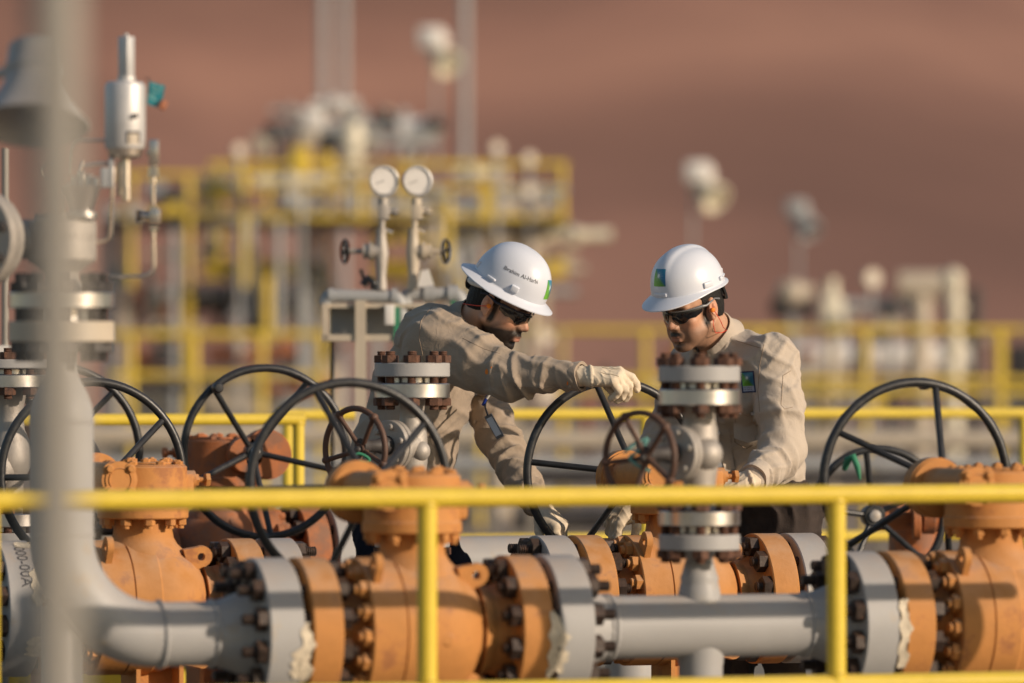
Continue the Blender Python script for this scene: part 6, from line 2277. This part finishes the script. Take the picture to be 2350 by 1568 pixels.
obj('badge_card', b.mesh('badge_card', 'hatwhite', 30), bd)
b = MB(); b.tube([inv @ P(1119, 953, 20.41), inv @ P(1113, 935, 20.46), inv @ P(1116, 915, 20.5)], 0.004, 6); obj('strap', b.mesh('strap', 'black_plastic', 30), bd)
pn = thing('pen', 'blue and white pen clipped in the leaning man\'s chest pocket', 'pen', P(1116, 918, 20.46), -TH)
inv = wmat(pn).inverted()
b = MB(); b.cyl(inv @ P(1108, 930, 20.48), inv @ P(1121, 903, 20.46), 0.0055, 12); obj('pen_cap', b.mesh('pen_cap', 'bluepen', 30), pn)
b = MB(); b.cyl(inv @ P(1117, 915, 20.455), inv @ P(1126, 902, 20.45), 0.005, 10); obj('pen_clip', b.mesh('pen_clip', 'white_plastic', 30), pn)

hel1, dome1, dp1, _ = helmet(m1, h1, 'brim', pitch=2)
helmet_text(dome1, hel1, 'Ibrahim Al-Harbi', 0.0185, math.radians(-62), math.radians(24), math.radians(3), 1)
dp1('emblem', math.radians(-6), math.radians(22), math.radians(7), math.radians(34), 0.0008, 'print', color=lambda u, v: logo_col(u, v))
glasses(m1, h1, 'frame_navy')
inv = wmat(m1).inverted(); T = inv @ h1.M4()
b = MB(); b.lathe([(0, -0.012), (0.030, -0.012), (0.034, -0.006), (0.034, 0.004), (0.028, 0.010), (0, 0.010)], TM((0, -0.118, 0.022), (0, -1, 0)), 24)
b.box((-0.028, -0.122, 0.002), (0.028, -0.108, 0.044), b=0.004)
obj('ratchet_knob', b.mesh('ratchet_knob', 'black_plastic', 40), m1, T)
b = MB()
for s in (-1, 1):
    b.tube([(s * 0.03, -0.112, 0.022), (s * 0.055, -0.094, 0.026), (s * 0.074, -0.062, 0.032), (s * 0.082, -0.03, 0.040)], [0.010, 0.011, 0.009, 0.008], 8)
obj('headband', b.mesh('headband', 'white_plastic', 40), m1, T)


def plugs(parent, h, cordpts):
    T = wmat(parent).inverted() @ h.M4()
    for s in (-1, 1):
        b = MB(); b.lathe([(0, 0), (0.0050, 0.001), (0.0055, 0.006), (0.0072, 0.009), (0.0068, 0.013), (0.003, 0.0155), (0, 0.016)], TM((s * 0.078, 0.004, -0.006), (s, 0.25, 0)), 16)
        obj('ear_plug', b.mesh('ear_plug', 'plug', 50), parent, T)
    b = MB(); b.tube(cordpts, 0.0012 * 1.0, 6)
    obj('plug_cord', b.mesh('plug_cord', 'cord', 50), parent, T)


plugs(m1, h1, [(-0.092, 0.006, -0.006), (-0.086, -0.03, -0.024), (-0.076, -0.06, -0.036), (-0.060, -0.085, -0.046), (-0.03, -0.10, -0.052), (0.03, -0.10, -0.052), (0.060, -0.085, -0.046), (0.086, -0.03, -0.024), (0.092, 0.006, -0.006)])
J = hand_joints(RWR, RV * 0.97 - ZV * 0.05 - FV * 0.16, ZV * 0.86 - FV * 0.5, -1, ((28, 34, 18), (50, 48, 24), (58, 52, 26), (62, 55, 28)), thumb=((0.040, 0.030, -0.030), (0.036, 0.055, -0.055), (0.020, 0.072, -0.066)), abd=(0.14, 0.04, -0.02, -0.08))
glove(m1, RWR, REL - RWR, J, cuff_len=0.075)
J = hand_joints(LWR, RV * 0.66 - ZV * 0.62 - FV * 0.42, RV * 0.55 + ZV * 0.5 - FV * 0.35, 1, ((45, 55, 30), (50, 58, 30), (55, 60, 32), (58, 60, 32)))
glove(m1, LWR, LEL - LWR, J, cuff_len=0.07)

# ---- the man looking down (right)
m2 = thing('person', 'moustached man in a peaked white helmet looking down at his hands behind the valves', 'person', P(1775, 860 + (1.21 - PAD) * FPX / 20.75, 20.75), -TH)
h2 = Fr(P(1590, 704, 20.42), -134, 19, -2, HS)
NB = P(1653, 792, 20.56); CH = P(1697, 895, 20.62); WA = P(1748, 1070, 20.72); PE = P(1773, 1185, 20.75)
LSH = P(1772, 828, 20.40); LEL = P(1797, 1035, 20.30); LWR = P(1726, 1100, 20.10)
RSH = P(1594, 838, 20.78); REL = P(1516, 1028, 20.66); RWR = P(1450, 1146, 20.30)
lat2 = h2.l
hipL = PE + Vector((lat2.x, lat2.y, 0)) * 0.095; hipR = PE - Vector((lat2.x, lat2.y, 0)) * 0.095
fh2 = Vector((h2.f.x, h2.f.y, 0)).normalized()
legs2 = []
for hp, off in ((hipL, 0.02), (hipR, 0.10)):
    an = Vector((hp.x, hp.y, PAD + 0.09)) + fh2 * off
    legs2.append([hp, hp.lerp(an, 0.5) + fh2 * 0.06, an])
body_mesh(m2, h2, NB, CH, WA, PE, [[LSH, LEL, LWR], [RSH, REL, RWR]], legs2, skin_color(h2, (0.50, 0.285, 0.185), 0.2))
hair_sdf(h2, m2)
trousers(m2, PE, WA, legs2, 'brown_cloth', h2.f)
spine = (NB - PE).normalized()
front2 = fh2 - spine * fh2.dot(spine)
pts = [PE, NB, RSH, LSH, RWR, LWR, REL, LEL]
lo = [min(p[i] for p in pts) - 0.22 for i in range(3)]; hi = [max(p[i] for p in pts) + 0.22 for i in range(3)]
lo[2] = PE.z + 0.0; hi[2] = NB.z + 0.10
S = SDF(*[axis_grid(lo[i], hi[i], 0.0052) for i in range(3)])
S.cap(P(1768, 1135, 20.74), P(1748, 1040, 20.71), 0.148, 0.158, k=0, flat=(front2, 0.80), fold=(0.010, 9, 1.5, 0.8))
S.cap(P(1748, 1040, 20.71), P(1705, 915, 20.63), 0.158, 0.172, k=0.05, flat=(front2, 0.76), fold=(0.008, 6, 2.0, 2.0))
S.cap(P(1705, 915, 20.63), P(1678, 842, 20.59), 0.172, 0.128, k=0.06, flat=(front2, 0.75))
S.cap(RSH, LSH, 0.082, 0.082, k=0.06)
S.cap(P(1690, 830, 20.55), P(1700, 900, 20.50), 0.10, 0.12, k=0.06)
S.cap(P(1678, 838, 20.58), NB - ZV * 0.012, 0.10, 0.058, k=0.04)
S.cap(NB + (LSH - NB) * 0.2 - ZV * 0.01, LSH, 0.060, 0.082, k=0.04)
S.cap(NB + (RSH - NB) * 0.2 - ZV * 0.01, RSH, 0.060, 0.080, k=0.04)
S.chain([(LSH, 0.090), (P(1790, 930, 20.34), 0.084)], k=0.035, fold=(0.006, 9, 2.2, 1.0, 0.1, 1.0))
S.chain([(P(1790, 930, 20.34), 0.084), (LEL, 0.077)], k=0.03, fold=(0.009, 10, 2.4, 2.4))
S.chain([(LEL, 0.080), (P(1760, 1075, 20.2), 0.066)], k=0.025, fold=(0.011, 16, 2.0, 0.9))
S.chain([(P(1760, 1075, 20.2), 0.066), (P(1733, 1096, 20.12), 0.052)], k=0.02, fold=(0.008, 22, 1.6, 3.0))
S.chain([(RSH, 0.088), (REL, 0.076)], k=0.035, fold=(0.008, 9, 2.0, 1.6))
S.chain([(REL, 0.075), (P(1467, 1122, 20.41), 0.052)], k=0.03, fold=(0.010, 14, 2.2, 2.0))
S.wrinkle(0.0034, [((0.7, 0.1, 0.7), 0.080, 0.9, 1.0), ((-0.6, 0.2, 0.8), 0.065, 2.7, 0.9), ((0.9, 0.3, 0.15), 0.10, 1.9, 0.7)])
shirt2, bv2 = sdf_object('shirt', S, 'khaki2', m2, relax=1)
collar(m2, NB + (h2(0, -0.03, -0.06) - NB).normalized() * 0.034, (h2(0, -0.035, -0.05) - NB), h2.f - h2.u * 0.3, 0.080, 0.114, 0.066, 'khaki2', gap=22)
cuff(m2, P(1728, 1099, 20.10), LEL, 0.050, 0.06, 'khaki2', -FV, False)
cuff(m2, P(1461, 1133, 20.36), REL, 0.047, 0.06, 'khaki2', RV - ZV, True)
# placket, pocket, emblem patch, sleeve pocket and seams
drape(m2, 'placket', 'khaki2', bv2, P(1676, 1000, 20), RV, ZV - RV * 0.16, 0.040, 0.34, 4, 34, FV, 0.004)
for (x, y) in ((1658, 905), (1671, 968), (1679, 1001), (1692, 1080)):
    hit = bv2.ray_cast(P(x, y, 19.5), FV)
    if hit[0] is not None:
        b = MB(); nd = (hit[1] if hit[1].dot(FV) < 0 else -hit[1])
        b.lathe([(0, 0.004), (0.0068, 0.004), (0.0074, 0.0055), (0.0058, 0.0068), (0, 0.0055)], TM(hit[0], nd), 16); wobj('button', b, 'white_plastic', m2)
drape(m2, 'chest_pocket', 'khaki2', bv2, P(1728, 965, 20), RV, ZV - RV * 0.04, 0.102, 0.135, 12, 12, FV, 0.003, shape=lambda u, v, du, dv: (du, dv - (0.018 * (1 - abs(2 * u - 1)) if v < 0.01 else 0)))
drape(m2, 'pocket_flap', 'khaki2', bv2, P(1727, 934, 20), RV, ZV - RV * 0.04, 0.106, 0.046, 12, 5, FV, 0.007, shape=lambda u, v, du, dv: (du, dv - 0.012 * (1 - abs(2 * u - 1)) * (1 - v)))
seam(m2, bv2, [P(1762, 790, 20), P(1752, 840, 20), P(1748, 900, 20), P(1752, 950, 20)], FV)
seam(m2, bv2, [P(1806, 862, 20), P(1800, 930, 20), P(1808, 940, 20), P(1829, 935, 20)], FV, 0.0012)
seam(m2, bv2, [P(1806, 862, 20), P(1826, 850, 20)], FV, 0.0012)
seam(m2, bv2, [P(1700, 780, 20), P(1760, 800, 20)], FV, 0.0012)


def patch_col(u, v):
    if u < 0.09 or u > 0.91 or v < 0.06 or v > 0.94: return (0.008, 0.02, 0.09)
    if v < 0.31:
        return (0.42, 0.45, 0.56)
    return tuple(np.array(logo_col((u - 0.09) / 0.82, (v - 0.31) / 0.63)) * 0.9)


pr = (RV - ZV * -0.06).normalized(); pu = (ZV - RV * 0.10).normalized()
patch = drape(m2, 'emblem_patch', 'print', bv2, P(1726, 877, 20), pr, pu, 0.047, 0.077, 36, 54, FV, 0.003, color=patch_col)
for txt, yy in (('saudi aramco', -0.0295), ('أرامكو السعودية', -0.0215)):
    vs, fs = text_pts(txt, 0.0062)
    L = max(v.x for v in vs)
    b = MB(); out = []
    for v in vs:
        q = P(1726, 877, 19.9) + pr * (v.x - L / 2) * min(1, 0.034 / L) + pu * (yy + v.y)
        hit = bv2.ray_cast(q, FV)
        out.append((hit[0] if hit[0] is not None else q) - FV * 0.0036)
    b.add(out, fs); wobj('patch_lettering', b, 'frame_navy', patch, 30)
pn = thing('notebook', 'white folded paper edge sticking out of the right hand man\'s chest pocket', 'paper', P(1692, 938, 20.3), -TH)
hit = bv2.ray_cast(P(1692, 935, 19.5), FV)
dd = (hit[0] - CAM).dot(FV) - 0.008 if hit[0] is not None else 20.4
inv = wmat(pn).inverted(); q = [inv @ P(x, y, dd) for x, y in ((1686, 915), (1694, 925), (1701, 952), (1696, 950))]
b = MB(); b.v = [tuple(p) for p in q] + [tuple(p + Vector((0, 0.004, 0))) for p in q]; b.f = [(0, 1, 2, 3), (7, 6, 5, 4), (0, 4, 5, 1), (1, 5, 6, 2), (2, 6, 7, 3), (3, 7, 4, 0)]
obj('sheet', b.mesh('sheet', 'white', 30), pn)

hel2, dome2, dp2, _ = helmet(m2, h2, 'cap', pitch=-2)
dp2('emblem', math.radians(-14), math.radians(14), math.radians(15), math.radians(39), 0.0008, 'print', color=lambda u, v: logo_col(u, v))
glasses(m2, h2, 'frame_grey')
plugs(m2, h2, [(0.092, 0.006, -0.006), (0.092, 0.0, -0.02), (0.088, -0.015, -0.045), (0.080, -0.03, -0.075), (0.072, -0.05, -0.09), (0.080, -0.02, -0.088), (0.084, 0.012, -0.078), (0.084, 0.014, -0.05), (0.086, 0.012, -0.035)])
T = wmat(m2).inverted() @ h2.M4()
b = MB(); b.tube([(0.070, -0.072, 0.05), (0.072, -0.075, 0.02), (0.055, -0.095, 0.0), (-0.055, -0.095, 0.0), (-0.072, -0.075, 0.02), (-0.070, -0.072, 0.05)], 0.006, 8)
obj('nape_strap', b.mesh('nape_strap', 'black_plastic', 40), m2, T)
J = hand_joints(RWR, -RV * 0.62 - ZV * 0.74 - FV * 0.22, -RV * 0.5 + ZV * 0.3 - FV * 0.62, -1, ((35, 45, 25), (40, 48, 26), (44, 50, 28), (48, 50, 28)))
glove(m2, RWR, REL - RWR, J, cuff_len=0.07)
J = hand_joints(LWR, -RV * 0.9 - ZV * 0.35 - FV * 0.2, ZV * 0.8 - FV * 0.5, 1, ((35, 45, 25), (40, 48, 26), (44, 50, 28), (48, 50, 28)))
glove(m2, LWR, LEL - LWR, J, cuff_len=0.06)
for pts_ in ([P(1698, 950, 20), P(1701, 1020, 20), P(1728, 1035, 20), P(1757, 1018, 20), P(1760, 945, 20)], [P(1697, 948, 20), P(1728, 957, 20), P(1759, 944, 20)]):
    seam(m2, bv2, pts_, FV, 0.0013, off=0.004)
